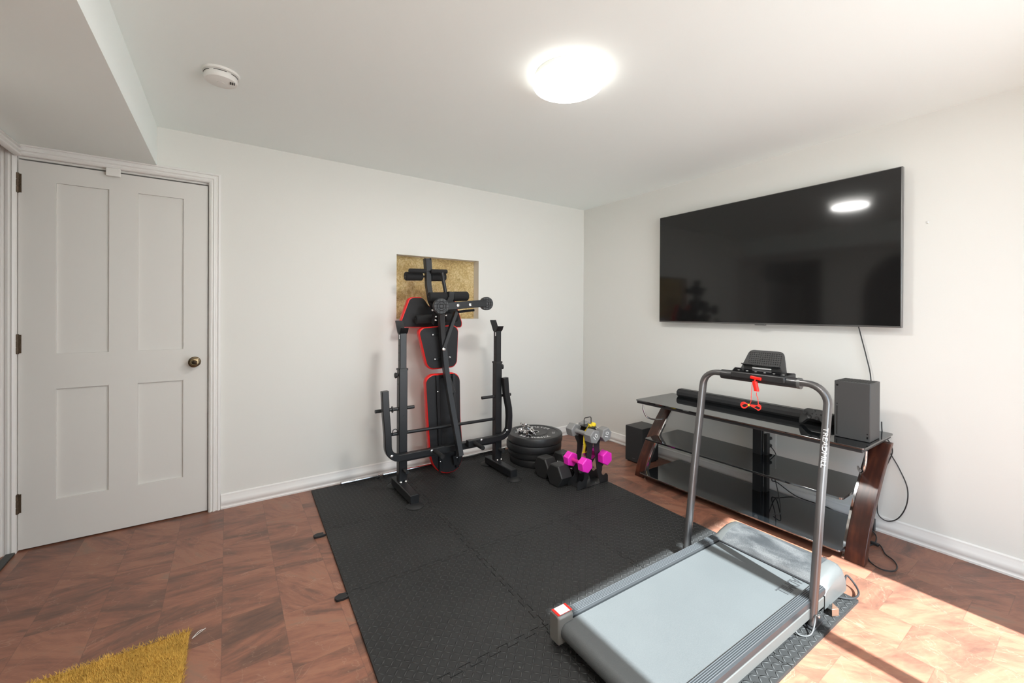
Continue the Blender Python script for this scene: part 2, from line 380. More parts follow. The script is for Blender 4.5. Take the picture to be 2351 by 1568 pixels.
# casing profile swept round the door: (across, out)
def casing(path, hint, name, m=TRIM, prof=None):
    prof = prof or [(0, 0), (0, .012), (.006, .016), (.014, .016), (.018, .010), (.026, .010), (.030, .016), (.040, .018), (.046, .013), (.054, .013), (.060, .008), (.060, 0)]
    return prof
def trim_strip(name, a, b, out, across, prof, m=TRIM, parent=None, mitre=(0, 0)):
    """moulding from a to b; profile is (across, out)"""
    a, b, out, across = V(a), V(b), V(out), V(across); d = (b - a).normalized()
    mm = M().loft([[a + across * p + out * q - d * mitre[0] * p for p, q in prof], [b + across * p + out * q + d * mitre[1] * p for p, q in prof]])
    if parent is None: return struct(name, mm, m)
    return mm.build(name, m, parent)
CP = [(0, 0), (0, .013), (.007, .018), (.013, .018), (.016, .011), (.024, .011), (.027, .018), (.036, .020), (.041, .013), (.046, .013), (.049, .020), (.056, .018), (.062, .010), (.062, 0)]
CP = [(.062 - p, q) for p, q in CP][::-1]
trim_strip('trim_1', (DX1 + .002, -.0005, 0), (DX1 + .002, -.0005, DZ + .012), (0, -1, 0), (1, 0, 0), CP, mitre=(0, 1))
trim_strip('trim_2', (DX0 - .002, -.0005, 0), (DX0 - .002, -.0005, DZ + .012), (0, -1, 0), (-1, 0, 0), CP, mitre=(0, 1))
trim_strip('trim_3', (DX0 - .002, -.0005, DZ + .012), (DX1 + .002, -.0005, DZ + .012), (0, -1, 0), (0, 0, 1), CP, mitre=(1, 1))
# jamb stops seen in the gap above and beside the door
jb = M(); jb.box(DX0 - .012, DX1 + .012, .015, .13, DZ + .004, DZ + .016).box(DX1 + .003, DX1 + .012, .015, .13, 0, DZ + .01).box(DX0 - .012, DX0 - .002, .015, .13, 0, DZ + .01)
struct('trim_4', jb, TRIM)
# header moulding over the left doorway and its far trim
trim_strip('trim_5', (LEFT + .0005, -.80, 2.0), (LEFT + .0005, -.022, 2.0), (1, 0, 0), (0, 0, 1), [(p * .95, q * 1.2) for p, q in CP])
struct('trim_6', M().box(LEFT - .062 - .05, LEFT - .062, -.03, -.0005, 0, 1.732), TRIM)
struct('trim_7', M().slab([(LEFT - .030, -.85, 0), (LEFT - .030, -.02, 0), (LEFT + .004, -.02, 0), (LEFT + .004, -.85, 0)], (0, 0, 1), .012), mat('dark threshold', (.035, .038, .036), .45), bevel=.004)
# baseboards, stepped
BP = [(0, 0), (0, .014), (.010, .015), (.014, .012), (.024, .012), (.028, .015), (.052, .015), (.056, .012), (.068, .012), (.074, .009), (.086, .009), (.092, 0)]
trim_strip('baseboard_back', (DX1 + .066, -.0005, 0), (-.0005, -.0005, 0), (0, -1, 0), (0, 0, 1), BP)
trim_strip('baseboard_right', (-.0005, -.016, 0), (-.0005, BACK, 0), (-1, 0, 0), (0, 0, 1), BP)
trim_strip('baseboard_left', (LEFT + .0005, AY0 - .02, 0), (LEFT + .0005, BACK, 0), (1, 0, 0), (0, 0, 1), BP)

# ---------------------------------------------------------------- the door
dr = thing('door_1', 'off-white four-panel interior door', 'door', (DX0, .02, 0)); dr['kind'] = 'structure'
YF = .004; TH = .036
PN = [(-3.792, -3.590, 1.000, 1.893), (-3.470, -3.267, 1.000, 1.893), (-3.792, -3.590, .236, .815), (-3.470, -3.267, .236, .815)]
lf = M(); xs = [DX0, -3.792, -3.590, -3.470, -3.267, DX1 - .002]; zs = [.008, .236, .815, 1.0, 1.893, DZ - .006]
for i in range(5):
    for j in range(5):
        hole = i in (1, 3) and j in (1, 3)
        if not hole: lf.box(xs[i], xs[i + 1], YF, YF + TH, zs[j], zs[j + 1])
bmj = lf.build('leaf', DOORM, dr, sm=20)
for x0, x1, z0, z1 in PN:
    M().box(x0 - .002, x1 + .002, YF + .012, YF + .024, z0 - .002, z1 + .002).build('panel', DOORM, dr)
for z in (1.87, 1.055, .245):
    h = M().lathe([(.007, -.05), (.007, .05)], (DX0 - .002, -.004, z), n=10)
    for k in range(3): h.lathe([(.0085, -.015), (.0085, .015)], (DX0 - .002, -.004, z - .033 + k * .033), n=10)
    h.box(DX0 - .016, DX0 + .012, -.0015, .003, z - .047, z + .047)
    h.build('hinge', HINGE, dr)
kn = M().lathe([(.030, 0), (.031, .004), (.026, .009), (.013, .012), (.012, .028), (.022, .034), (.0285, .044), (.028, .054), (.022, .059), (.016, .060), (.013, .054), (.001, .053)], (-3.213, YF, .921), (0, -1, 0), 36)
kb = kn.build('door_knob', BRASS, dr)
M().lathe([(.0115, 0), (.0115, .0545), (.009, .056), (.001, .056)], (-3.213, YF, .921), (0, -1, 0), 24).build('knob_button', mat('dark knob centre', (.03, .02, .012), .35, .8), kb)
M().box(-3.598, -3.538, -.030, -.021, 1.962, 2.006).build('contact_sensor', WHITEP, bevel=.003, label='small white sensor on the top edge of the door', category='sensor')

# ---------------------------------------------------------------- ceiling things
LC = V((-1.795, -1.745, H))
cl = thing('ceiling_light', 'round white flush ceiling light, switched on', 'ceiling light', LC)
M().lathe([(.148, 0), (.150, -.004), (.150, -.022), (.10, -.022)], LC, n=64).build('base_plate', WHITEP, cl)
GLOW = mat('lit acrylic', (1, .97, .92), .3, emit=4.5)
M().lathe([(.120, -.020), (.152, -.022), (.160, -.030), (.160, -.038), (.154, -.048), (.135, -.058), (.10, -.064), (.05, -.067), (.001, -.068)], LC, n=64).build('diffuser', GLOW, cl)
def lamp_light(c, p):
    l = bpy.data.lights.new('lamp_glow', 'AREA'); l.shape = 'DISK'; l.size = .26; l.energy = p; l.color = (1, .985, .95)
    o = bpy.data.objects.new('lamp_glow', l); C.objects.link(o); o.location = c + V((0, 0, -.075)); o.rotation_euler = (0, 0, 0)
lamp_light(LC, 17)
# its twin, an added fill light out of view for the dark left side
c2 = copy_tree(cl); c2.location = V((-2.75, -3.15, H)); c2['label'] = 'added fill light behind the camera, built as a second flush ceiling light'
lamp_light(c2.location, 25)
SC = V((-3.077, -.872, H))
sd = thing('smoke_detector', 'white round smoke detector on the ceiling above the door side', 'smoke detector', SC)
M().lathe([(.070, 0), (.071, -.004), (.069, -.010), (.060, -.012)], SC, n=48).build('mounting_ring', WHITEP, sd)
M().lathe([(.058, -.011), (.063, -.014), (.064, -.030), (.060, -.040), (.050, -.044), (.001, -.045)], SC, n=48).build('cover', WHITEP, sd)
sl = M()
for a0 in range(6):
    pts = arc(SC + V((0, 0, -.0165)), .0642, a0 * pi / 3 + .1, a0 * pi / 3 + .85, (1, 0, 0), (0, 1, 0), 8); sl.tube(pts, .0012, 6)
sl.build('vent_slots', VENT, sd); sl = M()
for k in range(3): sl.box(-.002, .002, -.010, .010, -.0465, -.044, Matrix.Translation(SC + V((.035 + k * .007, -.022, 0))))

sl.build('speaker_slots', VENT, sd)
M().lathe([(.015, -.045), (.015, -.047), (.001, -.048)], SC, n=24).build('test_button', WHITEP, sd)

# ---------------------------------------------------------------- puzzle foam tiles
mo = V((-2.578, -.046, 0)); ma = R(-2.1)
mU = V((cos(ma), sin(ma), 0)); mW = V((sin(ma), -cos(ma), 0)); mW = V((-.036, -.999, 0)).normalized(); mU = V((.9993, -.018, 0))
TS = .612
def jig(a, b, side):
    """puzzle edge from a to b, teeth alternate about the line"""
    a, b = V(a), V(b); d = (b - a); L = d.length; d.normalize(); n = V((-d.y, d.x)); out = []
    k = 16; p = L / k
    for i in range(k):
        s = 1 if i % 2 else -1; h = .0105 * s * side; q = .0035
        x0, x1 = i * p, (i + 1) * p
        if i == 0: out.append(a)
        out += [a + d * (x0 + (q if i else 0)) + n * 0, a + d * (x0 + (.0 if i else 0) - (q if i else 0)) + n * h, a + d * (x1 + (q if i < k - 1 else 0)) + n * h, a + d * (x1 - q if i < k - 1 else L) + n * 0]
    return out[1:-1] if out else []
GAP = .0007
def tile(i, j):
    x0, x1, y0, y1 = i * TS + GAP, (i + 1) * TS - GAP, j * TS + GAP, (j + 1) * TS - GAP
    P = []
    def edge(a, b, inner, side):
        P.append(V(a))
        if inner: P.extend(jig(a, b, side))
    edge((x0, y0), (x1, y0), j > 0, 1)
    edge((x1, y0), (x1, y1), i < 2, 1)
    edge((x1, y1), (x0, y1), j < 3, 1 if False else 1)
    edge((x0, y1), (x0, y0), i > 0, 1)
    return P
names_col = ['left column', 'middle column', 'right column']
names_row = ['nearest the back wall', 'second from the back wall', 'third from the back wall', 'farthest from the back wall']
def jigline(a, b, seed):
    """shared seam: puzzle zigzag as points from a to b (exclusive)"""
    a, b = V(a), V(b); d = b - a; L = d.length; d.normalize(); n = V((-d.y, d.x)); a = a + d * .018; L -= .036; k = 15; p = L / k; out = [a]
    for i in range(k):
        s = 1 if (i + seed) % 2 else -1; h = .010 * s; q = .0045
        out += [a + d * (i * p + (-q if i else .004)) + n * h, a + d * ((i + 1) * p + (q if i < k - 1 else -.004)) + n * h]
    return out + [a + d * L]
def world2(p): return mo + mU * p.x + mW * p.y
for i in range(3):
    for j in range(4):
        x0, x1, y0, y1 = i * TS, (i + 1) * TS, j * TS, (j + 1) * TS
        P = [V((x0, y0))]
        if j > 0: P += jigline((x0, y0), (x1, y0), i)
        P.append(V((x1, y0)))
        if i < 2: P += jigline((x1, y0), (x1, y1), j)
        P.append(V((x1, y1)))
        if j < 3: P += jigline((x0, y1), (x1, y1), i)[::-1]
        P.append(V((x0, y1)))
        if i > 0: P += jigline((x0, y0), (x0, y1), j)[::-1]
        c = V(((x0 + x1) / 2, (y0 + y1) / 2))
        P = [c + (p - c) * (1 - .0045) for p in P]
        M().slab([world2(p) for p in P], (0, 0, 1), .012).build('foam_tile', MATM, sm=30,
            label='black diamond-plate foam floor tile, %s, %s' % (names_col[i], names_row[j]), category='floor tile', group='interlocking foam floor tiles')
# loose border pieces sticking out at the left edge
for k, (px, py) in enumerate(((741, 1226), (795, 1366))):
    p = at(px, py, 'z', .01)
    q = V((p.x, p.y, 0)); a = rpoly([(-.035, -.012), (-.012, -.026), (.02, -.018), (.012, -.004), (.03, .010), (.0, .016), (-.03, .012)], .006)
    M().prism([(x, y) for x, y in a], q + V((-.012, 0, 0)), mU, mW, (0, 0, 1), .011).build('tile_connector', RUB, bevel=.001,
        label=('small black puzzle nub at the left mat edge nearer the wall', 'small black puzzle nub at the left mat edge nearer the rug')[k], category='mat edge piece')

# ---------------------------------------------------------------- coir doormat, lower left
rg = thing('door_mat', 'golden brown coir doormat on the laminate floor', 'doormat', (-3.5, -1.4, 0))
rx0, rx1, ry0, ry1 = -3.90, -3.170, -1.62, -1.150
M().slab([(rx0, ry0, 0), (rx1 - .01, ry0, 0), (rx1 + .004, ry1, 0), (rx0, ry1 + .012, 0)], (0, 0, 1), .009).build('backing', COIR, rg, bevel=.002)
pl = M(); rr = random.Random(3)
for k in range(26000):
    x = rx0 + (rx1 - rx0 + .002) * rr.random(); y = ry0 + (ry1 - ry0 + .012) * rr.random()
    if x < -3.62 and y < -1.30: continue
    edge = x > rx1 - .012 or y > ry1 - .004
    a = rr.random() * 6.28; t = (.004 + .006 * rr.random()) * (1.5 if edge else 1); hgt = .008 + .006 * rr.random()
    dx, dy = cos(a) * t, sin(a) * t
    if x > rx1 - .010: dx = abs(dx) * 1.3
    wv = .0011
    pl.add([(x - sin(a) * wv, y + cos(a) * wv, .008), (x + sin(a) * wv, y - cos(a) * wv, .008), (x + dx, y + dy, .008 + hgt)], [(0, 1, 2)])
pl.build('pile', COIR2, rg, kind='stuff')
for k in range(2):
    a, b = at(441, 1466, 'z', .012), at(472 - k * 3, 1442 + k * 2, 'z', .003)
    M().tube(bez([a, (a + b) / 2 + V((0, .006 * (k * 2 - 1), .004)), b]), .0009, 5).build('loose_thread', WHITEP, rg)

# ================================================================ television
TVX = -.072
tl = (-.972, 2.022); br = (-2.486, 1.1555)
tv = thing('television', 'large flat black television hung on the right wall', 'television', (-.05, -1.73, 1.15))
M().box(TVX, TVX + .028, br[0], tl[0], br[1], tl[1]).build('housing', MIRR, tv, bevel=.002)
M().box(TVX - .0012, TVX + .002, br[0] + .006, tl[0] - .004, br[1] + .010, tl[1] - .004).build('screen', SCREEN, tv)
M().box(-.044, -.002, -2.05, -1.41, 1.4, 1.8).build('wall_bracket', STEEL, tv)
M().box(TVX - .004, TVX + .02, -1.80, -1.735, br[1] - .007, br[1] + .003).build('sensor_tab', MIRR, tv, bevel=.001)

# ================================================================ glass console (TV stand)
st = thing('tv_stand', 'three-tier black glass stand with curved mahogany legs and chrome braces', 'tv stand', (-.27, -1.765, 0))
def shelf(name, x0, x1, y0, y1, z, t, ch=.02):
    poly = rpoly([(x0, y0), (x1, y0), (x1, y1), (x0, y1)], ch, 3)
    s = M().prism(poly, (0, 0, z - t), (1, 0, 0), (0, 1, 0), (0, 0, 1), t).build(name, GLASS, st, bevel=.0015)
    return s
shelf('top_shelf', -.50, -.035, -2.450, -1.075, .575, .009)
M().box(-.492, -.045, -2.44, -1.085, .548, .5655).build('top_frame', BLK, st, bevel=.003)
shelf('middle_shelf', -.50, -.085, -2.365, -1.160, .303, .012)
shelf('bottom_shelf', -.555, -.06, -2.372, -1.158, .058, .009)
for sgn, yb, yt in ((1, -1.115, -1.15), (-1, -2.412, -2.43)):
    # the board stands at the front foot and bends back to the rear of the top
    zs = [0, .08, .16, .24, .32, .40, .48, .545]
    pts = []
    for z in zs:
        t = z / .545; x = -.500 + .33 * (t ** 1.55) ; y = yb + (yt - yb) * t
        pts.append((x, y, z))
    M().sweep(pts, [(.041, -.018), (.041, .018), (-.041, .018), (-.041, -.018)], (1, 0, 0) if False else None).build('leg', WOOD, st, bevel=.003) if False else None
    rings = []
    for x, y, z in pts: rings.append([(x, y - .041, z), (x, y + .041, z), (x + .045, y + .041, z), (x + .045, y - .041, z)])
    M().loft(rings).build('leg', WOOD, st, bevel=.003)
    yy = -sgn * .047
    cr = M().loft([[(x + .006, y + yy - .005, z + .0), (x + .006, y + yy + .005, z), (x + .030, y + yy + .005, z), (x + .030, y + yy - .005, z)] for x, y, z in pts])
    cr.build('chrome_strip', CHROME, st)
    # U shaped chrome brace under the top
    y0 = yb - sgn * .0; c0 = V((-.43, yb + sgn * .025, .548))
    br_ = bez([c0, c0 + V((.005, -sgn * .004, -.06)), c0 + V((.03, -sgn * .02, -.115)), c0 + V((.09, -sgn * .05, -.135)), c0 + V((.155, -sgn * .075, -.132))])
    M().tube(br_, .006, 10).build('brace', CHROME, st)
    for z, dx in ((.303, 0), (.058, 0)):
        q = V((-.50 + .33 * ((z / .545) ** 1.55) + .02, yb - sgn * .055, z - .012))
        M().lathe([(.008, -.006), (.008, .003)], q, n=12).build('shelf_support', CHROME, st)
# centre post with slots
pp = M().box(-.165, -.135, -1.825, -1.770, .004, .55)
for z in (.50, .25, .13): pp.box(-.135, -.115, -1.835 - .012, -1.828 - .012, z - .03, z + .03)
po = pp.build('centre_post', STEEL, st, bevel=.002)
for z in (.235,):
    M().tube(arc((-.166, -1.7975, z), .014, 0, 2 * pi, (0, 1, 0), (0, 0, 1.7), 20), .003, 6).build('slot_rim', BLK, po)
    M().lathe([(.012, 0), (.012, .002)], (-.1665, -1.7975, z - .008), (-1, 0, 0), 20).build('slot', WHITEP, po)
M().box(-.14, -.10, -1.848, -1.829, .06, .44).build('side_bracket', STEEL, st)

# things on the stand
sb = thing('soundbar', 'long black soundbar on the back of the glass top', 'soundbar', (-.1, -1.67, .575))
M().bar([(-.105, -1.185, .6035), (-.105, -2.20, .6035)], .075, .055, (0, 0, 1), c=.3).build('body', SPK, sb)
M().bar([(-.095, -1.187, .6325), (-.095, -2.198, .6325)], .045, .003, (0, 0, 1)).build('top_plate', BLK, sb)
sbw = thing('subwoofer', 'black box subwoofer on the floor left of the stand', 'speaker', (-.19, -.90, 0))
M().box(-.300, -.09, -.985, -.815, .008, .290).build('cabinet', SPK, sbw, bevel=.004)
M().box(-.2995, -.092, -.984, -.816, .290, .293).build('lid', BLK, sbw, bevel=.001)
M().box(-.3015, -.3, -.915, -.885, .035, .038).build('nameplate', mat('dim badge', (.12, .12, .12), .4, .5), sbw)
for x in (-.28, -.11):
    for y in (-.965, -.835): M().lathe([(.012, 0), (.012, .008)], (x, y, 0), n=12).build('foot', RUB, sbw)
# game console tower
gx0, gx1, gy0, gy1, gz = -.365, -.215, -2.435, -2.283, .576
gc = thing('game_console', 'black tower game console at the right end of the glass top', 'game console', (-.29, -2.36, gz))
CONM = mat('console shell', (.055, .055, .055), .45, bump=.05, bscale=700)
M().box(gx0, gx1, gy0, gy1, gz, gz + .298).build('shell', CONM, gc, bevel=.003)
vt = M()
for i in range(12):
    for j in range(12): vt.lathe([(.0047, 0), (.0047, .0006)], (gx0 + .010 + i * .0119, gy0 + .010 + j * .0119, gz + .298), n=8)
vt.build('vent_grid', VENT, gc)
M().box(gx0 - .0008, gx0 + .001, gy1 - .0145, gy1 - .0115, gz + .012, gz + .165).build('disc_slot', GLOSSB, gc)
M().lathe([(.005, 0), (.005, .0008)], (gx0, gy1 - .013, gz + .275), (-1, 0, 0), 20).build('power_button', GLOSSB, gc)
M().lathe([(.0028, 0), (.0028, .0008)], (gx0, gy1 - .013, gz + .176), (-1, 0, 0), 16).build('eject_button', GLOSSB, gc)
M().box(gx0 - .0008, gx0 + .001, gy0 + .008, gy0 + .014, gz + .016, gz + .028).build('usb_port', GLOSSB, gc)
M().lathe([(.0028, 0), (.0028, .0008)], (gx0, gy0 + .011, gz + .040), (-1, 0, 0), 16).build('pair_button', GLOSSB, gc)
# dark box behind the console
M().box(-.16, -.045, -2.30, -2.225, .576, .70).build('small_black_box', BLKM, bevel=.003, label='small black box half hidden behind the tower game console', category='box')
# controller leaning on the soundbar
ct = thing('game_controller', 'black game controller propped upright against the soundbar', 'game controller', (-.20, -2.12, .576))
Q = Matrix.Translation((-.235, -2.155, .630)) @ Matrix.Rotation(R(-6), 4, 'Z') @ Matrix.Rotation(R(-8), 4, 'X') @ Matrix(((0, 0, -1, 0), (-1, 0, 0, 0), (0, 1, 0, 0), (0, 0, 0, 1)))
Q = Matrix.Translation((-.235, -2.150, .628)) @ Matrix.Rotation(R(14), 4, 'Y') @ Matrix(((0, 0, -1, 0), (-1, 0, 0, 0), (0, 1, 0, 0), (0, 0, 0, 1)))
half = [(0, .046), (.030, .047), (.050, .043), (.064, .025), (.074, -.005), (.078, -.035), (.073, -.050), (.062, -.050), (.050, -.036), (.040, -.022), (.025, -.014), (0, -.014)]
oc = half + [(-x, y) for x, y in half[::-1][1:-1]]
cx_ = 0
rings = []
for k, (sc_, z) in enumerate(((.86, -.020), (.96, -.014), (1, -.004), (1, .006), (.95, .013), (.86, .017))):
    rings.append([Q @ V((x * (1 - (1 - sc_) * .6), (y - .005) * sc_ + .005, z)) for x, y in rpoly(oc, .012, 2)])
M().loft(rings).build('shell', BLKM, ct, sm=60)
for nm, x, y, r, h in (('thumbstick', -.043, .018, .010, .030), ('thumbstick', .018, -.004, .010, .030), ('direction_pad', -.022, -.002, .012, .020), ('guide_button', 0, .036, .006, .0185), ('face_button', .043, .028, .0045, .021), ('face_button', .043, .008, .0045, .021), ('face_button', .033, .018, .0045, .021), ('face_button', .053, .018, .0045, .021), ('menu_button', -.010, .017, .0025, .019), ('menu_button', .010, .017, .0025, .019)):
    o = Q @ V((x, y, 0)); d = Q.to_3x3() @ V((0, 0, 1))
    pr = [(r, .012), (r, h - .003), (r * .85, h), (r * .6, h - .001), (.001, h - .002)] if nm != 'thumbstick' else [(r * .65, .012), (r * .6, .022), (r, .026), (r, .030), (r * .8, .030), (r * .6, .028), (.001, .028)]
    M().lathe(pr, o, d, 20).build(nm, BLK, ct)

# outlet and cords behind the stand
ol = thing('wall_outlet', 'white wall outlet behind the middle post of the stand', 'outlet', (0, -1.81, .36))
M().box(-.006, -.0005, -1.845, -1.770, .30, .42).build('cover_plate', WHITEP, ol, bevel=.002)
for z in (.335, .385): M().lathe([(.016, .0055), (.016, .007)], (0, -1.81, z), (-1, 0, 0), 16).build('socket', WHITEP, ol)
def plug(p, label, pts, r=.0028):
    t = thing('power_cord', label, 'cord', pts[0])
    M().tube(bez(pts), r, 8).build('cable', BLK, t)
    if p is not None: M().bar([p, V(p) + V((-.03, 0, 0))], .026, .020, (0, 0, 1)).build('plug', BLK, t, bevel=.003)
    return t
plug((-.0075, -1.81, .385), 'black cord plugged into the upper socket behind the stand, dropping past the middle glass', [(-.035, -1.81, .385), (-.07, -1.83, .36), (-.055, -1.865, .30), (-.045, -1.86, .22), (-.05, -1.84, .12), at(1785, 1108, 'x', -.04), at(1830, 1140, 'x', -.045), at(1900, 1165, 'x', -.045), at(1945, 1192, 'x', -.045)])
plug((-.0075, -1.81, .335), 'black cord plugged into the lower socket behind the stand, dropping on to the bottom glass', [(-.035, -1.81, .335), (-.06, -1.815, .29), (-.05, -1.83, .20), (-.06, -1.87, .11), at(1770, 1195, 'z', .062) + V((.12, 0, .02)), at(1775, 1180, 'z', .065) + V((.0, 0, 0))])
def cord(label, pts, r=.0028, n=8):
    M().tube(bez(pts, n), r, 8).build('cable', BLK, label=label, category='cord')
cord('black cable hanging from the television down behind the tower console', [(-.03, -2.290, 1.158), (-.022, -2.300, 1.10), (-.02, -2.325, .98), (-.022, -2.345, .87), (-.028, -2.35, .72), (-.03, -2.35, .60), (-.028, -2.35, .50)], .003)
X = -.028
cord('black cable looping wide down the wall right of the stand', [at(2024, 968, 'x', X), at(2027, 1000, 'x', X), at(2044, 1040, 'x', X), at(2064, 1075, 'x', X), at(2083, 1120, 'x', X), at(2081, 1160, 'x', X), at(2062, 1190, 'x', X), at(2036, 1196, 'x', X), at(2016, 1180, 'x', X), at(2014, 1150, 'x', X), at(2011, 1120, 'x', X), at(2018, 1085, 'x', X), at(2033, 1045, 'x', X)])
cord('black cable making a small loop behind the top right corner of the stand', [at(2024, 1000, 'x', -.03), at(2040, 1012, 'x', -.03), at(2049, 1035, 'x', -.03), at(2040, 1060, 'x', -.03), at(2026, 1085, 'x', -.03), at(2014, 1110, 'x', -.03)])
pc = thing('power_cord', 'black power cord curling on the floor behind the right leg of the stand', 'cord', (-.3, -2.45, 0))
M().tube(bez([at(2000, 1215, 'z', .03), at(2012, 1232, 'z', .006), at(2008, 1247, 'z', .006), at(1990, 1254, 'z', .006), at(1984, 1262, 'z', .006) + V((.05, 0, 0))]), .003, 8).build('cable', BLK, pc)
M().tube(bez([at(2008, 1246, 'z', .012), at(2022, 1253, 'z', .007), at(2033, 1272, 'z', .006), at(2052, 1287, 'z', .006), at(2060, 1302, 'z', .006), at(2050, 1311, 'z', .006), at(2022, 1306, 'z', .006), at(1998, 1290, 'z', .006), at(1984, 1278, 'z', .006) + V((.04, 0, 0))]), .003, 8).build('cable', BLK, pc)
a, b = at(1999, 1244, 'z', .011), at(2018, 1252, 'z', .009)
M().bar([a, b], .016, .014, (0, 0, 1)).build('connector', BLK, pc, bevel=.002)
a = V((-.045, -2.365, .035)); M().box(-.06, -.03, -2.375, -2.355, .008, .075).build('adapter', BLK, pc, bevel=.003)
# screw anchor in the wall
M().lathe([(.005, 0), (.005, .003), (.001, .004)], (0, -2.57, 1.714), (-1, 0, 0), 12).build('wall_anchor', BOLT, label='tiny screw in the wall right of the television', category='screw')

# ================================================================ treadmill
tm = thing('treadmill', 'grey folding treadmill with an upright handrail, half on the foam mat', 'treadmill', (-1.45, -2.22, 0))
ty = -2.222; ta = R(-1.3)
TM = Matrix.Translation((-1.5, ty, 0)) @ Matrix.Rotation(ta, 4, 'Z') @ Matrix.Translation((1.5, 0, 0))   # local: x as in the room, y across
def t3(x, y, z): return TM @ V((x, y, z))
BW, OW = .196, .243
# belt: top run, wrap round the rear roller, under run
bl = M(); prof = [(-1.02, .104)] + [(-2.035 - .030 * sin(a), .074 + .030 * cos(a)) for a in [pi * k / 10 for k in range(11)]] + [(-1.02, .044)]
inn = [(-1.02, .102)] + [(-2.035 - .028 * sin(a), .074 + .028 * cos(a)) for a in [pi * k / 10 for k in range(11)]] + [(-1.02, .046)]
loop = prof + inn[::-1]
bl.loft([[t3(x, y, z) for x, z in loop] for y in (-BW, -BW * .33, BW * .33, BW)])
belt = bl.build('belt', BELT, tm)
tx = M()
TT = Matrix.Translation(t3(-1.095, -.150, .1048)) @ Matrix.Rotation(R(180) + ta, 4, 'Z') @ Matrix.Diagonal((.72, 1, 1, 1))
tx.text('TREADMILL', .062, TT, .0004)
# the lettering reads along the walking direction near the hood
M_text = tx.build('belt_lettering', mat('grey belt print', (.035, .036, .038), .6), belt)
# side rails
for s in (1, -1):
    y0, y1 = sorted((s * (BW + .004), s * OW))
    rl = M().bar([t3(-1.035, (y0 + y1) / 2, .098), t3(-2.045, (y0 + y1) / 2, .098)], y1 - y0, .034, (0, 0, 1), c=.2)
    ro = rl.build('side_rail', mat('black foot rail', (.028, .030, .032), .28, .2, var=.25, vscale=5), tm)
    rb = M()
    for k in range(6):
        yk = y0 + .006 + k * (y1 - y0 - .012) / 5
        rb.bar([t3(-1.04, yk, .1155), t3(-2.0, yk, .1155)], .0024, .0024, (0, 0, 1))
    rb.build('rail_ribs', mat('grey rail ribs', (.085, .09, .095), .35, .3), ro)
    M().bar([t3(-1.05, s * (OW - .006), .062), t3(-2.06, s * (OW - .006), .062)], .012, .040, (0, 0, 1)).build('frame_side', GREYP, tm)
    # rear cap
    cp = M(); c0, c1 = -2.075, -2.005
    sec = [(s * (BW - .004), .030), (s * (BW - .004), .128), (s * (BW + .006), .136), (s * (OW - .006), .136), (s * (OW + .004), .126), (s * (OW + .004), .030)]
    cp.loft([[t3(x, y, z) for y, z in sec] for x in (c0, c1)])
    co = cp.build('end_cap', BLK if False else mat('grey cap', (.20, .19, .175), .35, .2), tm, bevel=.006)
    if s == 1:
        M().box(-.033, .033, -.020, .020, 0, .0008, Matrix.Translation(t3(-2.040, .217, .1362)) @ Matrix.Rotation(ta, 4, 'Z')).build('warning_label', RED, co)
        M().box(-.023, .023, -.019, .019, 0, .0014, Matrix.Translation(t3(-2.040, .217, .1362)) @ Matrix.Rotation(ta, 4, 'Z')).build('label_text_area', WHITE, co)
M().lathe([(.020, -BW), (.020, BW)], t3(-2.035, 0, .074), TM.to_3x3() @ V((0, 1, 0)), 24).build('rear_roller', BOLT, tm)
M().box(-1.95, -1.05, -BW + .01, BW - .01, .05, .098, TM).build('deck', BLK, tm)
for x, s in ((-1.98, 1), (-1.98, -1), (-1.30, 1), (-1.30, -1)):
    M().lathe([(.022, .012), (.022, .022), (.014, .026), (.012, .050)], t3(x, s * (OW - .03), 0), n=20).build('foot', RUB, tm)
# hood
hp = [(-1.045, .104), (-1.030, .122), (-.985, .140), (-.925, .152), (-.870, .150), (-.835, .134), (-.805, .095), (-.790, .050), (-.800, .030), (-1.045, .030)]
def hood(ys, nm, m, sc=None, par=tm, lift=0):
    rings = []
    for y, q in ys: rings.append([t3(-.92 + (x + .92) * (q if x > -1.0 else 1), y, .03 + (z + lift - .03) * q) for x, z in hp])
    return M().loft(rings).build(nm, m, par, sm=30)
hood([(-.190, 1), (.190, 1)], 'motor_hood', HOOD)
for s in (1, -1):
    hood([(s * .1901, 1.003), (s * .215, .98), (s * .234, .88), (s * (OW + .002), .72)], 'hood_side', SILV)
M().bar([t3(-1.047, -.205, .1065), t3(-1.047, .205, .1065)], .010, .006, (0, 0, 1)).build('hood_gasket', RUB, tm)
for yy_ in (-.18, .18): M().lathe([(.004, 0), (.004, .001)], t3(-.795, yy_, .06), (1, 0, 0), 10).build('screw', VENT, tm)
M().lathe([(.009, 0), (.009, .0015)], t3(-.84, -.17, .139), (.3, 0, 1), 12).build('power_switch', BLK, tm)
for s in (1, -1): M().lathe([(.009, .012), (.009, .035)], t3(-.83, s * .19, 0), n=12).build('foot', GREYP, tm)
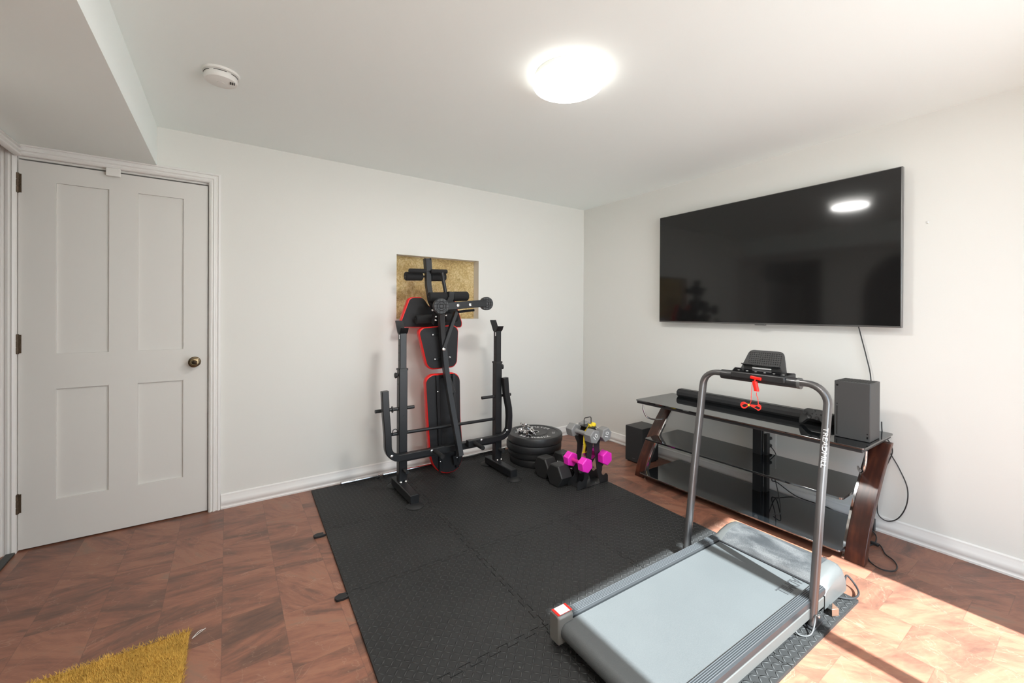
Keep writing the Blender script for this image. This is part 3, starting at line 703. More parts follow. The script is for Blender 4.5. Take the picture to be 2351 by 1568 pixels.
# U shaped handrail
HL, HR = -1.935, -2.475
path = [(-1.168, HL, .020), (-1.155, HL, .12), (-1.09, HL, .52), (-1.033, HL - .002, .855)]
cc = .075
for k in range(1, 9): a = pi / 2 * k / 8; path.append((-1.030, HL - .002 - cc + cc * cos(a), .862 + .072 * sin(a)))
path += [(-1.030, -2.10, .932), (-1.030, -2.20, .931), (-1.030, -2.31, .932)]
for k in range(0, 9): a = pi / 2 * k / 8; path.append((-1.030, HR + cc - cc * sin(a), .862 + .072 * cos(a)))
path += [(-1.09, HR, .52), (-1.155, HR, .12), (-1.168, HR, .020)]
sec = [(cos(2 * pi * k / 16), sin(2 * pi * k / 16)) for k in range(16)]
sec = [(math.copysign(abs(a) ** .6, a) * .013, math.copysign(abs(b) ** .6, b) * .021) for a, b in sec]
sw = M(); pts = [V(p) for p in path]; rings = []
for i, p in enumerate(pts):
    d = ((pts[min(i + 1, len(pts) - 1)] - p).normalized() + (p - pts[max(i - 1, 0)]).normalized()).normalized()
    u = (V((1, 0, 0)) - d * d.x).normalized(); v = d.cross(u)
    rings.append([p + u * b + v * a for a, b in sec])
sw.loft(rings)
hr = sw.build('handrail', TUBEM, tm, sm=50)
# vertical lettering on the right post
for k, ch in enumerate('TREADMILL'):
    pass
ltr = M(); zc = .692; xx = -1.0615 
dz = V((-1.09, 0, .52)) - V((-1.033, 0, .855)); dd = dz.normalized()
base = V((-1.062, HR, .690)); front = (V((-1, 0, 0)) - dd * dd.x * -1).normalized(); front = dd.cross(V((0, 1, 0))).normalized()
if front.x > 0: front = -front
side = front.cross(dd)   # across
nrm = (front * .55 + V((0, -1, 0)) * .0).normalized()
fT = Matrix(((dd.x, 0, front.x, 0), (dd.y, -1, front.y, 0), (dd.z, 0, front.z, 0), (0, 0, 0, 1)))
fT = Matrix.Translation(base + front * .0200 + V((0, -.006, 0))) @ fT @ Matrix.Diagonal((1.05, .85, 1, 1))
ltr.text('TREADMILL', .0295, fT, .0002)
ltr.build('lettering', WHITE, hr)
for y, yo in ((HL, .0), (HR, 0)):
    M().box(-1.20, -1.10, y - .018, y + .018, .012, .020).build('post_foot', BLK, tm, bevel=.002)
    M().lathe([(.007, 0), (.007, .006), (.003, .009)], (-1.155, y - .012, .052), (0, -1, 0), 12).build('bolt', BOLT, tm)
    s = 1 if y == HL else -1
    M().bar([(-1.165, y - s * .016, .045), (-1.10, y - s * .030, .055)], .006, .035, (0, 0, 1)).build('hinge_bracket', BOLT, tm)
# shock spring and wires by the right post
sp_ = M(); c = V((-1.215, HR + .020, .030)); sp_.tube([c + V((.007 * cos(a * 1.2), .007 * sin(a * 1.2), a * .0011)) for a in range(60)], .0018, 6); sp_.build('spring', BOLT, tm)
M().tube(bez([(-1.15, HR + .010, .075), (-1.18, HR - .014, .060), (-1.235, HR - .02, .022), (-1.27, HR + .006, .018), (-1.27, HR + .03, .04)]), .003, 8).build('wire', mat('grey wire', (.05, .05, .05), .4), tm)
M().tube(bez([t3(-.82, -.235, .055), (-.735, -2.455, .045), (-.745, -2.490, .020), (-.80, -2.515, .018), (-.86, -2.508, .018), (-.90, -2.465, .02), (-.92, -2.44, .03)]), .0042, 8).build('power_cord', BLK, tm)
M().slab([(-1.02, -2.515, .014), (-1.05, -2.50, .014), (-1.00, -2.485, .014)], (0, 0, 1), .03).build('transport_lever', mat('bronze lever', (.16, .09, .06), .4, .3), tm, bevel=.002)
# console unit on the rail
cm = M().slab([(-1.058, -2.092, .924), (-1.058, -2.325, .924), (-.965, -2.335, .935), (-.965, -2.062, .935)], (0, 0, 1), .028)
cu = cm.build('console', BLK, tm, bevel=.005)
M().tube([(-1.030, -2.035, .930), (-1.030, -2.375, .930)], .0225, 16).build('console_grip', BLK, tm)
M().slab([(-1.052, -2.098, .9525), (-1.052, -2.320, .9525), (-.985, -2.328, .9605), (-.985, -2.075, .9605)], (0, 0, 1), .0012).build('touch_panel', GLOSSB, cu)
for k in range(6):
    M().lathe([(.0048, 0), (.0048, .0006)], (-1.022, -2.112 - k * .039, .9574), n=14).build('button', WHITEP, cu)
M().tube([(-1.030, -2.368, .930), (-1.030, -2.380, .930)], .0240, 16).build('collar', SILV, tm)
# tablet rest
rp = rpoly([(0, 0), (.205, 0), (.180, .100), (.030, .100)], [.004, .004, .022, .022], 5)
tb = V((-.975, -2.095, .958)); ru = V((0, -1, 0)); rw = V((.32, 0, .95)).normalized(); rn = V((.95, 0, -.32)).normalized()
tr = M().prism(rp, tb, ru, rw, rn, .007).build('tablet_rest', BLKM, tm, bevel=.002)
dm = M()
for i in range(15):
    for j in range(7):
        c = tb + ru * (.036 + i * .0098 - (j - 3) * -.0) + rw * (.028 + j * .0098) - rn * .0003
        h = .0038; dm.add([c - ru * h, c - rw * h, c + ru * h, c + rw * h, c - rn * .0022], [(0, 1, 4), (1, 2, 4), (2, 3, 4), (3, 0, 4)])
dm.build('grip_studs', BLK, tr, sm=10, kind='stuff')
M().prism([(0, 0), (.165, 0), (.165, .004), (0, .004)], tb + ru * .012 + rw * .020 - rn * .026, ru, rw, rn, .026).build('ledge', BLK, tr, bevel=.001)
M().prism(rpoly([(0, 0), (.085, 0), (.085, .007), (0, .007)], .003), tb + ru * .055 + rw * .008 - rn * .0008, ru, rw, rn, .0008).build('slot', WHITE, tr)
# safety key
sk = thing('safety_key', 'red safety key and coiled red cord clipped to the treadmill console', 'safety key', (-1.06, -2.2, .93))
M().bar([(-1.062, -2.186, .936), (-1.062, -2.232, .932)], .010, .013, (0, 0, 1)).build('key', RED, sk, bevel=.002)
xk = -1.062
M().tube([(xk, -2.205, .928), (xk, -2.204, .915)], .0035, 8).build('key_neck', RED, sk)
a, b = V((xk, -2.205, .913)), V((xk, -2.213, .880))
M().tube([a + V((0, 0, .006)), a + V((0, 0, .002)), a * .5 + b * .5, b, b - V((0, 0, .005))], .0105, 14).build('clip', RED, sk)
cpx = lambda x, y: at(x, y, 'x', -1.065)
M().tube(bez([cpx(1727, 880), cpx(1725, 905), cpx(1724, 922), cpx(1721, 928)]), .0013, 6).build('cord', REDC, sk)
M().tube(bez([cpx(1736.5, 901), cpx(1737, 908), cpx(1740, 915), cpx(1741, 930), cpx(1741, 934)]), .0016, 6).build('cord', REDC, sk)
for k, (dx, dy, q) in enumerate(((0, 0, 1), (1.2, 1.5, .82), (.4, -1, 1.12), (2, 3, .65))):
    l = [cpx(1720, 930), cpx(1710 - q * 2 + dx, 924 + dy), cpx(1702 - q * 1 + dx, 927 + dy), cpx(1702 + dx, 933 + dy), cpx(1710 + dx, 935.5 + dy * .4), cpx(1720, 930), cpx(1730 + dx, 933 - dy), cpx(1740 + q * 2, 930 + dy), cpx(1746 + q, 935 + dy), cpx(1743 - dx, 941 + dy * .4), cpx(1735, 938), cpx(1720, 930)]
    M().tube(bez(l, 6), .0014, 6).build('coiled_cord', REDC, sk)
M().tube([cpx(1718.6, 927.5), cpx(1719.6, 932.5)], .0036, 8).build('cord_tie', mat('yellow tie', (.9, .6, .02), .5), sk)

# ================================================================ bench press rack
rk = thing('squat_rack', 'black steel barbell rack with U shaped uprights against the back wall', 'weight rack', (-1.69, -.42, .012))
ZM = .012
for s, ux in ((-1, -2.070), (1, -1.306)):
    fx = ux - .020 * (1 if s == 1 else .5)
    ft = M().bar([(fx, -.295, .055), (fx, -.660, .055)], .058, .055, (0, 0, 1), c=.08).build('foot_tube', STEEL, rk, bevel=.002)
    for y in (-.31, -.645):
        M().lathe([(.052, ZM), (.055, ZM + .004), (.048, ZM + .009), (.030, ZM + .018)], (fx, y + (-.018 if y < -.5 else .018), 0), n=28).build('rubber_foot', RUB, rk)
    M().bar([(ux, -.395, .080), (ux, -.395, .842)], .058, .052, (0, -1, 0), c=.08).build('upright', STEEL, rk)
    M().bar([(ux, -.395, .832), (ux, -.395, .845)], .066, .060, (0, -1, 0), c=.1).build('sleeve_collar', BLK, rk)
    M().bar([(ux, -.395, .84), (ux, -.395, 1.082)], .046, .042, (0, -1, 0), c=.08).build('inner_post', STEEL, rk)
    hk = M().sweep([(ux, -.330, 1.168), (ux, -.372, 1.090), (ux, -.382, 1.080), (ux, -.412, 1.080), (ux, -.424, 1.088), (ux, -.442, 1.120)], [(-.025, -.0025), (.025, -.0025), (.025, .0025), (-.025, .0025)], None)
    rings = []
    prof = [(-.330, 1.168), (-.374, 1.092), (-.384, 1.083), (-.414, 1.083), (-.426, 1.092), (-.442, 1.122)]
    hk = M().loft([[(ux - .027, y, z) for y, z in prof] + [(ux - .027, y + .004, z - .005) for y, z in prof[::-1]], [(ux + .027, y, z) for y, z in prof] + [(ux + .027, y + .004, z - .005) for y, z in prof[::-1]]])
    hk.build('bar_hook', STEEL, rk, bevel=.001)
    M().box(ux - .0255, ux - .0235, -.409, -.401, 1.045, 1.073).build('sticker', WHITE, rk)
    kx = ux + s * .045
    M().lathe([(.006, -.018), (.006, 0), (.018, .002), (.020, .014), (.014, .018)], (kx - s * .01, -.395, .80), (s, 0, 0), 14).build('adjust_knob', BLK, rk)
    for z in (.90, .95, 1.0): M().lathe([(.005, 0), (.005, .0006)], (ux - .0232, -.395, z), (-1, 0, 0), 10).build('pin_hole', VENT, rk)
    M().lathe([(.006, 0), (.006, .0008)], (ux - .0292, -.395, .74), (-1, 0, 0), 10).build('pin_hole', VENT, rk)
    M().lathe([(.006, 0), (.006, .002), (.004, .002), (.004, .001)], (ux + .004, -.4215, .525), (0, -1, 0), 12).build('screw', BLK, rk)
    M().lathe([(.013, 0), (.013, .055), (.011, .058)], (ux + .008, -.42, .162), (0, -1, 0), 18).build('foot_peg', BLK, rk)
    for dx in (-.02, .014): M().lathe([(.009, .083), (.010, .087), (.006, .094)], (ux + dx, -.435, 0), n=10).build('bolt', BOLT, rk)
    # plate storage pin
    a, b = (-2.252, -1.985) if s == -1 else (-1.445, -1.180)
    M().tube([(a, -.430 if False else -.395, .573), (b, -.395, .573)], .0115, 14).build('storage_pin', BLK, rk)
    if s == -1: M().lathe([(.022, 0), (.022, .004)], (-2.140, -.395, .573), (1, 0, 0), 20).build('stop_ring', BLK, rk)
M().tube([(-2.15, -.385, .403), (-1.30, -.385, .395)], .0115, 14).build('spreader_bar', STEEL, rk)
M().tube(bez([(-2.135, -.395, .40), (-2.135, -.405, .435), (-2.115, -.405, .44), (-2.10, -.395, .42)], 5), .003, 6).build('lock_clip', BLK, rk)
M().bar([(-2.045, -.395, .238), (-1.33, -.395, .238)], .05, .050, (0, 0, 1), c=.08).build('crossbeam', STEEL, rk)
YJ = -.452
jl = [(-2.208, YJ, .712), (-2.200, YJ, .56), (-2.188, YJ, .42)] + [V((-2.100, YJ, .348)) + V((-.086 * cos(a), 0, -.086 * sin(a))) for a in [pi / 2 * k / 8 for k in range(9)]] + [(-2.0, YJ, .262), (-1.79, YJ, .262)]
jr = [(-1.272, YJ, .722), (-1.262, YJ, .60), (-1.236, YJ, .48), (-1.232, YJ, .42)] + [V((-1.320, YJ, .352)) + V((.086 * cos(a), 0, -.086 * sin(a))) for a in [pi / 2 * k / 8 for k in range(1, 9)]] + [(-1.40, YJ, .264), (-1.56, YJ, .264)]
for q in (jl, jr):
    pts = [V(p) for p in q]; rings = []; w2, h2 = .0225, .020
    for i, p in enumerate(pts):
        d = ((pts[min(i + 1, len(pts) - 1)] - p).normalized() + (p - pts[max(i - 1, 0)]).normalized()).normalized()
        u = V((0, 1, 0)); v = d.cross(u)
        rings.append([p + u * a + v * b for a, b in ((h2, -w2 + .004), (h2, w2 - .004), (h2 - .004, w2), (-h2 + .004, w2), (-h2, w2 - .004), (-h2, -w2 + .004), (-h2 + .004, -w2), (h2 - .004, -w2))])
    M().loft(rings).build('dip_arm', STEEL, rk, sm=40)
for x, z in ((-2.165, .285), (-1.885, .270), (-1.262, .315), (-1.49, .278)):
    M().lathe([(.011, 0), (.011, .003), (.006, .006)], (x, YJ - .020, z), (0, -1, 0), 14).build('bolt', BOLT, rk)
M().box(-1.60, -1.555, YJ - .022, YJ + .02, .24, .288).build('arm_socket', STEEL, rk, bevel=.003)
for x in (-1.862, -1.548):
    M().tube([(x, YJ - .020, .266), (x, YJ - .135, .262), (x, YJ - .142, .262)], .0155, 16).build('rubber_grip', FOAM, rk)

# ================================================================ folded weight bench, standing on end
be = thing('weight_bench', 'folded weight bench with red-edged black pads, stood upright in the rack', 'weight bench', (-1.70, -.30, .012))
def B(x, y, Y): return at(x, y, 'y', Y)
def pad(px, Y, th, rim, r, lean=0):
    """pad seen from below: red shell, black backing; px outline in photograph pixels on plane y=Y"""
    o = [B(a, b, Y) for a, b in px]; pol = rpoly([(p.x, p.z) for p in o], r, 6)
    n = len(pol); cx0 = sum(p[0] for p in pol) / n; cz0 = sum(p[1] for p in pol) / n
    def ring(k, y): 
        out = []
        for x, z in pol:
            d = V((x - cx0, z - cz0)); L = d.length; q = max(0, (L - k) / L); out.append((cx0 + d.x * q, y + lean * (z - cz0), cz0 + d.y * q))
        return out
    sh = M().loft([ring(rim, Y + .003), ring(rim, Y), ring(.006, Y), ring(0, Y + .006), ring(0, Y + th - .012), ring(.010, Y + th), ring(.06, Y + th + .004)])
    so_ = sh.build('cushion', REDV, be, sm=60)
    M().loft([ring(rim - .003, Y - .002), ring(rim + .004, Y - .003)]).build('backing', FAB, so_)
    return so_
pad([(977, 872), (990, 860), (1045, 855), (1056, 866), (1058, 960), (1064, 1045), (1058, 1068), (1046, 1082), (1026, 1088), (1006, 1083), (993, 1066), (987, 1045), (981, 960)], -.300, .055, .011, .03)
pad([(961, 762), (970, 752), (1044, 746), (1053, 756), (1050, 833), (1042, 843), (990, 849), (979, 840)], -.300, .055, .011, .03)
pad([(915, 752), (918, 742), (938, 686), (946, 682), (968, 682), (974, 690), (981, 704), (1028, 704), (1034, 690), (1040, 686), (1046, 690), (1062, 742), (1060, 752)], -.155, .05, .013, .02)
# rails on the long pad
for xt, xb, yt, yb in ((1004, 1012, 862, 1082), (1041, 1050, 858, 1072)):
    M().bar([B(xt, yt, -.312), B(xb, yb, -.312)], .026, .016, (0, -1, 0)).build('pad_rail', STEEL, be)
    for k in (.17, .9):
        p = B(xt + (xb - xt) * k, yt + (yb - yt) * k, -.320); M().lathe([(.006, 0), (.006, .003), (.003, .005)], p, (0, -1, 0), 10).build('bolt', BOLT, be)
M().tube([B(1000, 868, -.305), B(1045, 862, -.305)], .007, 8).build('pivot_rod', STEEL, be)
for (a, b, c, d) in ((991, 769, 1030, 767), (996, 825, 1036, 820)):
    M().bar([B(a, b, -.307), B(c, d, -.307)], .020, .006, (0, -1, 0)).build('pad_bracket', STEEL, be)
    for (x, y) in ((a + 3, b), (c - 3, d)): M().lathe([(.006, 0), (.006, .003), (.003, .005)], B(x, y, -.310), (0, -1, 0), 10).build('bolt', BOLT, be)
# main tube and back tube
def sq(px, w, h, nm, par=be, mt=STEEL):
    pts = [B(*p) for p in px]; rings = []
    for i, p in enumerate(pts):
        d = ((pts[min(i + 1, len(pts) - 1)] - p).normalized() + (p - pts[max(i - 1, 0)]).normalized()).normalized()
        u = d.cross(V((0, 1, 0))).normalized(); v = u.cross(d)
        a, b = w / 2, h / 2; c = .0025
        rings.append([p + u * q + v * r for q, r in ((a, -b + c), (a, b - c), (a - c, b), (-a + c, b), (-a, b - c), (-a, -b + c), (-a + c, -b), (a - c, -b))])
    return M().loft(rings).build(nm, mt, par, sm=30)
sq([(1012, 720, -.40), (1015, 765, -.37), (1019, 803, -.365), (1023, 846, -.38), (1031, 900, -.43), (1057, 1046, -.515)], .038, .040, 'main_tube')
sq([(1014, 700, -.36), (1018, 803, -.345), (1022, 846, -.345), (1040, 900, -.345)], .030, .030, 'lower_tube')
sq([(1047, 716, -.40), (1019, 797, -.385)], .026, .030, 'brace')
M().lathe([(.014, 0), (.014, .004), (.008, .008)], B(1019, 802, -.39), (0, -1, 0), 14).build('pivot_bolt', BOLT, be)
# foot crossbar with two round rubber feet
YC = -.46
sq([(1014, 704, YC), (1114, 696, YC)], .052, .042, 'foot_crossbar')
def treadcap(px, py, r):
    c = B(px, py, YC - .012)
    d = (V((CX, CY, CZ)) - c); d.z = 0; d = (d.normalized() * .35 + V((0, -1, 0)) * .65).normalized()
    o = M().lathe([(r * .9, -.032), (r, -.028), (r, .004), (r * .93, .008), (.001, .008)], c, d, 32).build('rubber_foot', mat('grey black rubber', (.03, .031, .033), .5), be)
    u, v = frame_of(d); g = M(); q = c + d * .008
    for rr_ in (r * .30, r * .55): g.tube(arc(q, rr_, 0, 2 * pi, u, v, 20), .0018, 5)
    for k in (-.6, -.2, .2, .6):
        L = math.sqrt(1 - k * k) * r * .9; g.bar([q + u * k * r - v * L, q + u * k * r + v * L], .003, .003); g.bar([q + v * k * r - u * L, q + v * k * r + u * L], .003, .003)
    g.build('tread_ribs', FOAM, o)
treadcap(1013, 703, .055); treadcap(1117.5, 697, .050)
for x, y in ((1052, 701.5), (1080, 700)): M().lathe([(.012, 0), (.012, .003), (.006, .006)], B(x, y, YC - .022), (0, -1, 0), 14).build('bolt', BOLT, be)
def roller(a, b, y0, y1, Y, r, ends=True):
    p, q = B(a, y0, Y), B(b, y1, Y); d = (q - p); L = d.length
    M().lathe([(.010, 0), (r * .85, 0), (r, .006), (r, L - .006), (r * .85, L), (.010, L)], p, d, 24).build('foam_roller', FOAM, be)
# the leg developer seen against the niche
sq([(981, 594, -.23), (983, 622, -.23)], .048, .050, 'end_bracket')
sq([(982, 620, -.22), (983, 655, -.22), (989, 690, -.24), (1000, 712, -.27)], .040, .040, 'leg_lever')
for x in (975.5, 988): M().lathe([(.009, -.002), (.009, .002)], B(x, 594.5, -.255), (1, 0, 0), 14).build('pivot_ear', STEEL, be)
roller(939, 978, 621.5, 622.5, -.255, .0165); roller(989, 1026, 623, 623.5, -.255, .0165)
roller(930, 969, 634, 634.5, -.20, .032); roller(988, 1022, 636, 636, -.20, .032)
M().tube([B(930, 634, -.20), B(1022, 636, -.20)], .008, 10).build('roller_rod', STEEL, be)
roller(984, 1027, 682.5, 682, -.335, .036); roller(1038, 1073, 680.5, 680, -.335, .036)
M().tube([B(984, 682.5, -.335), B(1073, 680, -.335)], .008, 10).build('roller_rod', STEEL, be)
roller(954, 993, 733, 732, -.22, .033); roller(1020, 1049, 730, 729, -.22, .033)
M().tube([B(954, 733, -.22), B(1049, 729, -.22)], .008, 10).build('roller_rod', STEEL, be)
M().tube([B(1015, 626, -.33), B(1023, 672, -.33)], .0135, 14).build('height_rod', STEEL, be)
M().lathe([(.018, -.002), (.018, .002)], B(1022.5, 671, -.33), (0, 0, 1), 16).build('rod_collar', BLK, be)
sq([(1035, 670, -.375), (1034, 684, -.375), (1026, 700, -.39), (1020, 712, -.39)], .042, .040, 'roller_clamp')
sq([(1004, 716, -.36), (1000, 742, -.30)], .05, .05, 'swivel_block')
sq([(1052, 716, -.36), (1088, 712, -.36)], .018, .018, 'curl_bar_end', mt=FOAM)
for x, y in ((993, 712), (1001, 727), (1000, 735), (1024, 724)): M().lathe([(.008, 0), (.008, .004), (.004, .007)], B(x, y, -.40), (0, -1, 0), 12).build('bolt', BOLT, be)
sq([(1043, 1046, -.335), (1046, 1066, -.335)], .03, .02, 'hinge_leaf')

# ================================================================ long bar on the mat by the wall
lb = thing('barbell_bar', 'chrome threaded barbell bar lying along the back baseboard', 'barbell', (-1.7, -.09, .012))
ya = -.088
def bx(x): return V((x, ya - .006 * 0, .030))
M().tube([bx(-2.06), bx(-1.03)], .0125, 16).build('shaft', CHROME, lb)
th_ = M()
for k in range(60): th_.lathe([(.0115, 0), (.0135, .001), (.0115, .002)], bx(-2.395 + k * .0042), (1, 0, 0), 14)
th_.tube([bx(-2.395), bx(-2.14)], .0118, 14); th_.build('threaded_end', CHROME, lb)
for x0, x1, r in ((-2.145, -2.128, .019), (-2.105, -2.095, .017), (-2.095, -1.99, .0145), (-1.58, -1.57, .0145), (-1.16, -1.11, .018)):
    M().lathe([(r * .8, 0), (r, .002), (r, (x1 - x0) - .002), (r * .8, x1 - x0)], bx(x0), (1, 0, 0), 20).build('collar', CHROME, lb)
M().tube([bx(-1.56), bx(-1.30)], .0142, 16).build('grip_sleeve', CHROME, lb)

# ================================================================ bumper plates
PC = V((-.945, -.415, .012))
def bumper(label, dx, dy, z, h, r, deco):
    t = thing('bumper_plate', label, 'weight plate', PC + V((dx, dy, z)), 'stack of bumper plates')
    c = V(t['_o']); 
    M().lathe([(r - .012, 0), (r - .004, .002), (r, .010), (r, h - .010), (r - .004, h - .002), (r - .012, h), (r - .034, h), (r - .040, h - .005), (.105, h - .005), (.100, h - .002), (.026, h - .002), (.026, 0)], c, n=72).build('rubber_disc', RUB if deco == 0 else mat('black bumper rubber', (.030, .030, .031), .42, bump=.08, bscale=200), t, sm=30)
    M().loft([[c + V((q * cos(a), q * sin(a), z_)) for a in [2 * pi * k / 32 for k in range(32)]] for q, z_ in ((.0255, h - .001), (.031, h + .0005), (.034, h - .0015))], cap=False).build('steel_hub', BOLT, t)
    if deco:
        tx = M()
        def ring_text(s, a_mid, step, rad, size):
            for i, chh in enumerate(s):
                a = a_mid - (i - (len(s) - 1) / 2) * step
                T = Matrix.Translation(c + V((rad * cos(a), rad * sin(a), h - .0045))) @ Matrix.Rotation(a - pi / 2, 4, 'Z')
                tx.text(chh, size, T, .0002)
        up_a = math.atan2(cos(yaw_), sin(yaw_))
        ring_text('XYMMETER', up_a - .10, .22, .150, .048); ring_text('XYMMETER', up_a + pi - .10, .22, .150, .048)
        ring_text('25', up_a - pi / 2 - .12, .17, .150, .036); ring_text('25', up_a + pi / 2 + .05, .17, .150, .036)
        tx.build('lettering', WHITE, t)
    return t
bumper('bottom bumper plate of the black stack on the mat', .018, -.005, 0, .058, .225, 0)
bumper('second bumper plate from the bottom of the black stack', -.002, .004, .0585, .052, .218, 0)
bumper('third bumper plate from the bottom of the black stack, set furthest to the left', -.012, .0, .111, .058, .226, 0)
bumper('top bumper plate of the black stack with white lettering', .0, .0, .1695, .062, .225, 1)
# star collars on the plates
zt = .012 + .2315 - .0045
proto = None
for k, (px, py, lab, ri, ti) in enumerate(((1196, 990, 'leftmost', .3, 0), (1206, 985, 'rearmost', 1.1, .5), (1213, 996, 'frontmost', .7, 0), (1220, 1000, 'rightmost', 1.9, 1.3))):
    p = at(px, py, 'z', zt + .012)
    lbl = '%s of the chrome star collars heaped on the top bumper plate' % lab
    if proto is None:
        t = thing('star_collar', lbl, 'barbell collar', (0, 0, 0), 'chrome star collars on the plates'); local(t)
        M().lathe([(.013, -.012), (.017, -.012), (.018, -.009), (.018, .009), (.017, .012), (.013, .012)], (0, 0, 0), n=24).build('nut', CHROME, t)
        pg = M()
        for q in range(6):
            a = q * pi / 3; d = V((cos(a), sin(a), 0)); pg.tube([d * .016, d * .030], .0055, 8); pg.tube([d * .029, d * .0335], .0072, 8)
        pg.build('lobes', CHROME, t)
        M().lathe([(.012, -.0125), (.0155, -.014), (.0155, -.012)], (0, 0, 0), n=20).build('rubber_ring', RUB, t)
        proto = t
    else: t = copy_tree(proto); t['label'] = lbl
    t.scale = (1.25,) * 3; t.location = V((p.x, p.y, zt + (.020 if ti == 0 else .045))); t.rotation_euler = (ti * .8, .15, ri)

# ================================================================ hex dumbbells
def hexhead(mm, x0, x1, r, ch, T):
    """six sided head with chamfered rims along local x"""
    def ring(x, q): return [T @ V((x, q * cos(a), q * sin(a))) for a in [k * pi / 3 for k in range(6)]]
    mm.loft([ring(x0, r - ch), ring(x0 + ch, r), ring(x1 - ch, r), ring(x1, r - ch)])
def dumbbell(label, L, hl, r, hr_, mh, mg, num=None, group=None, chrome=False):
    t = thing('hex_dumbbell', label, 'dumbbell', (0, 0, 0), group); local(t); I = Matrix.Identity(4)
    heads = []
    for s in (1, -1):
        mm = M(); a, b = sorted((s * (L / 2 - hl), s * L / 2)); hexhead(mm, a, b, r, r * .09, I); heads.append(mm.build('head', mh, t, bevel=.002, sm=20))
    hd = M().lathe([(hr_ * 1.15, -L / 2 + hl - .004), (hr_ * 1.1, -L / 2 + hl + .006), (hr_ * .88, -L / 2 + hl + .014), (hr_ * .95, -.02), (hr_, 0), (hr_ * .95, .02), (hr_ * .88, L / 2 - hl - .014), (hr_ * 1.1, L / 2 - hl - .006), (hr_ * 1.15, L / 2 - hl + .004)], (0, 0, 0), (1, 0, 0), 24)
    hd.build('handle', mg, t)
    if num:
        for s, h_ in ((1, heads[0]), (-1, heads[1])):
            T = Matrix.Translation((s * (L / 2 + .0004), 0, 0)) @ Matrix.Rotation(s * pi / 2, 4, 'Z') @ Matrix.Rotation(pi / 2, 4, 'X')
            M().text(num, r * .95, T, .0003).build('number', WHITE, h_)
    return t
def place(t, c, yaw, roll=0, pitch=0):
    t.location = c; t.rotation_mode = 'XYZ'; t.rotation_euler = (roll, pitch, yaw)
HEXB = mat('black rubber hex', (.022, .022, .022), .45, bump=.35, bscale=350)
KN = CHROME
d1 = dumbbell('large black hex dumbbell on the mat, beside the plate stack', .28, .102, .084, .0165, HEXB, KN, group='large black hex dumbbells')
place(d1, (-1.005, -.735, .012 + .0735), R(4))
d2 = copy_tree(d1); d2['label'] = 'large black hex dumbbell on the mat, beside the small dumbbell rack'
place(d2, (-1.020, -.905, .012 + .0735), R(2))
YD = -1.012
for lab, x, z, rl, pr in (('grey hex dumbbell marked 10 in the upper left cradle of the small rack', -.985, .383, .77, 0), ('grey hex dumbbell marked 10 in the upper right cradle of the small rack', -.872, .380, 1.27, 0)):
    if pr == 0 and x < -.95:
        g0 = dumbbell(lab, .252, .068, .050, .0165, GREYN, GREYN, '10', 'grey dumbbells marked 10'); t = g0
    else: t = copy_tree(g0); t['label'] = lab
    place(t, (x, YD, z), -pi / 2, rl)
for lab, x, z, rl in (('bright pink hex dumbbell in the middle left cradle of the small rack', -1.035, .190, .67), ('bright pink hex dumbbell in the middle right cradle of the small rack', -.842, .205, .57)):
    if x < -1: k0 = dumbbell(lab, .200, .055, .052, .0135, PINK, PINKG, None, 'pink dumbbells'); t = k0
    else: t = copy_tree(k0); t['label'] = lab
    place(t, (x, YD - .005, z), -pi / 2, rl)
# A-frame rack for the small dumbbells
dk = thing('dumbbell_rack', 'small black A-frame dumbbell rack with notched steel sides and wire handle', 'dumbbell rack', (-.925, -1.01, .012))
RC = -.928
hp_ = [(0, .425), (.030, .425), (.036, .375), (.044, .350), (.036, .335), (.030, .31)]
side_r = [(.016, .43), (.032, .405), (.036, .372)]
# right half outline with three round cradles (x from centre, z)
def notch(cx0, cz0, r, a0, a1, n=8): return [(cx0 + r * cos(a0 + (a1 - a0) * k / n), cz0 + r * sin(a0 + (a1 - a0) * k / n)) for k in range(n + 1)]
outl = [(.018, .420)]
outl += notch(.056, .372, .022, R(150), R(320))
outl += [(.080, .352), (.080, .340), (.060, .300)]
outl += [(.062, .255)]
outl += notch(.092, .198, .022, R(150), R(320))
outl += [(.118, .178), (.118, .160), (.090, .130)]
outl += notch(.108, .090, .024, R(140), R(320))
outl += [(.140, .070), (.150, .055), (.150, .012), (.070, .012), (.056, .060)]
inner = [(.050, .080), (.036, .085), (.020, .060)]
def circ(cx0, cz0, r): return cx0, cz0, r
for y in (-1.062, -.965):
    # two legs with oval holes, each a notched plate
    for s in (1, -1):
        leg = M()
        ol_ = [(s * x, z) for x, z in outl] + [(s * .040, .10), (s * .022, .20), (s * .004, .30), (s * .0, .34), (s * .0, .42)]
        leg.prism(ol_, (RC, y, 0), (1, 0, 0), (0, 0, 1), (0, 1, 0), .003)
        leg.build('notched_side', BLK, dk, sm=30)
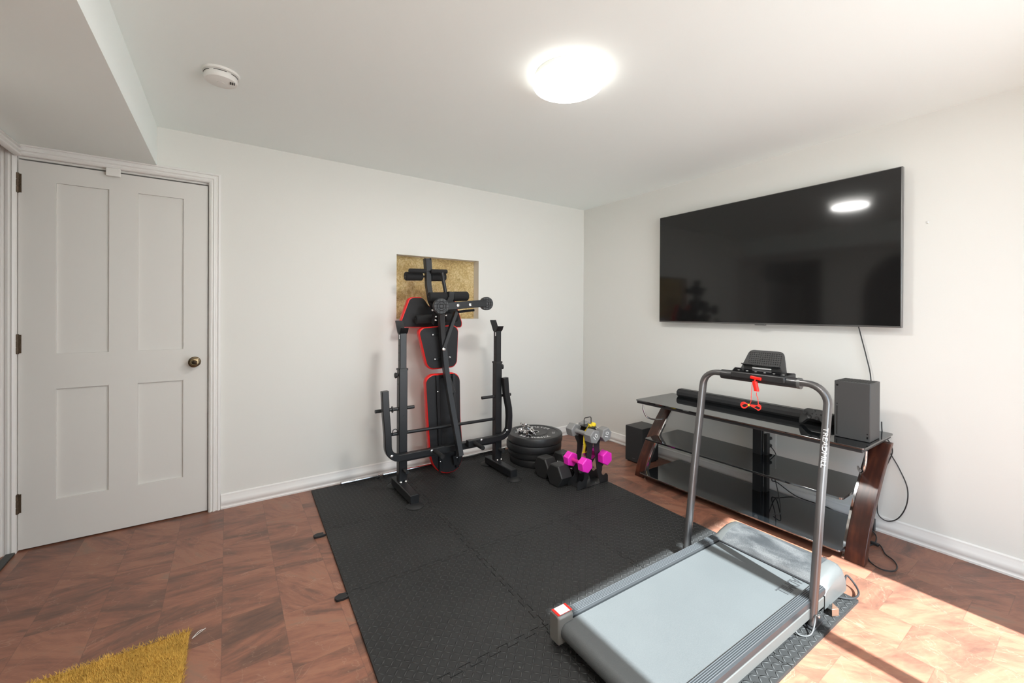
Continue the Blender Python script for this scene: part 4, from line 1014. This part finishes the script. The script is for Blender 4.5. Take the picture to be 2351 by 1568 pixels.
M().box(RC - .118, RC + .118, -1.062, -.962, .0125, .016).build('base_tray', BLK, dk)
M().box(RC - .034, RC + .034, -1.062, -.962, .418, .423).build('top_plate', BLK, dk, bevel=.002)
for z in (.14, .28): M().box(RC - .012, RC + .012, -1.060, -.964, z, z + .003).build('brace', BLK, dk)
hw = [(RC - .034, -1.005, .424), (RC - .034, -1.005, .455)] + arc((RC - .022, -1.005, .458), .012, pi, pi / 2, (1, 0, 0), (0, 0, 1), 5) + arc((RC + .022, -1.005, .458), .012, pi / 2, 0, (1, 0, 0), (0, 0, 1), 5) + [(RC + .034, -1.005, .424)]
M().tube([(x * 1.0, y, z + .012 if z > .43 else z) for x, y, z in [tuple(V(p)) for p in hw]], .0032, 8).build('wire_handle', BLK, dk)
for y in (-1.058,):
    for x in (-.05, .05): M().lathe([(.004, 0), (.004, .003)], (RC + x, y + .02, .016), n=8).build('screw', BOLT, dk)
# resistance bands draped through the rack
def band(name, label, pts, w, m):
    P = bez(pts, 8); mm = M(); rings = []
    for i, p in enumerate(P):
        d = (P[min(i + 1, len(P) - 1)] - P[max(i - 1, 0)]).normalized(); tw = .6 * sin(i * .35)
        a = V((cos(tw), .5 * sin(tw), .25)).normalized(); a = (a - d * a.dot(d)).normalized(); n = d.cross(a)
        rings.append([p + a * w / 2 + n * .0006, p - a * w / 2 + n * .0006, p - a * w / 2 - n * .0006, p + a * w / 2 - n * .0006])
    mm.loft(rings).build(name, m, label=label, category='resistance band')
band('resistance_band', 'yellow resistance band draped over the top of the small dumbbell rack', [(-1.000, -1.040, .250), (-.990, -1.045, .31), (-.965, -1.030, .385), (-.945, -1.035, .432), (-.918, -1.03, .438), (-.895, -1.045, .426), (-.905, -1.02, .36), (-.935, -1.035, .30), (-.955, -1.030, .24)], .036, YEL)
band('resistance_band', 'magenta resistance band hanging inside the small dumbbell rack', [(-.935, -1.02, .33), (-.925, -1.025, .27), (-.915, -1.015, .22)], .032, MAG)
for o in bpy.data.objects:
    if '_o' in o: del o['_o']
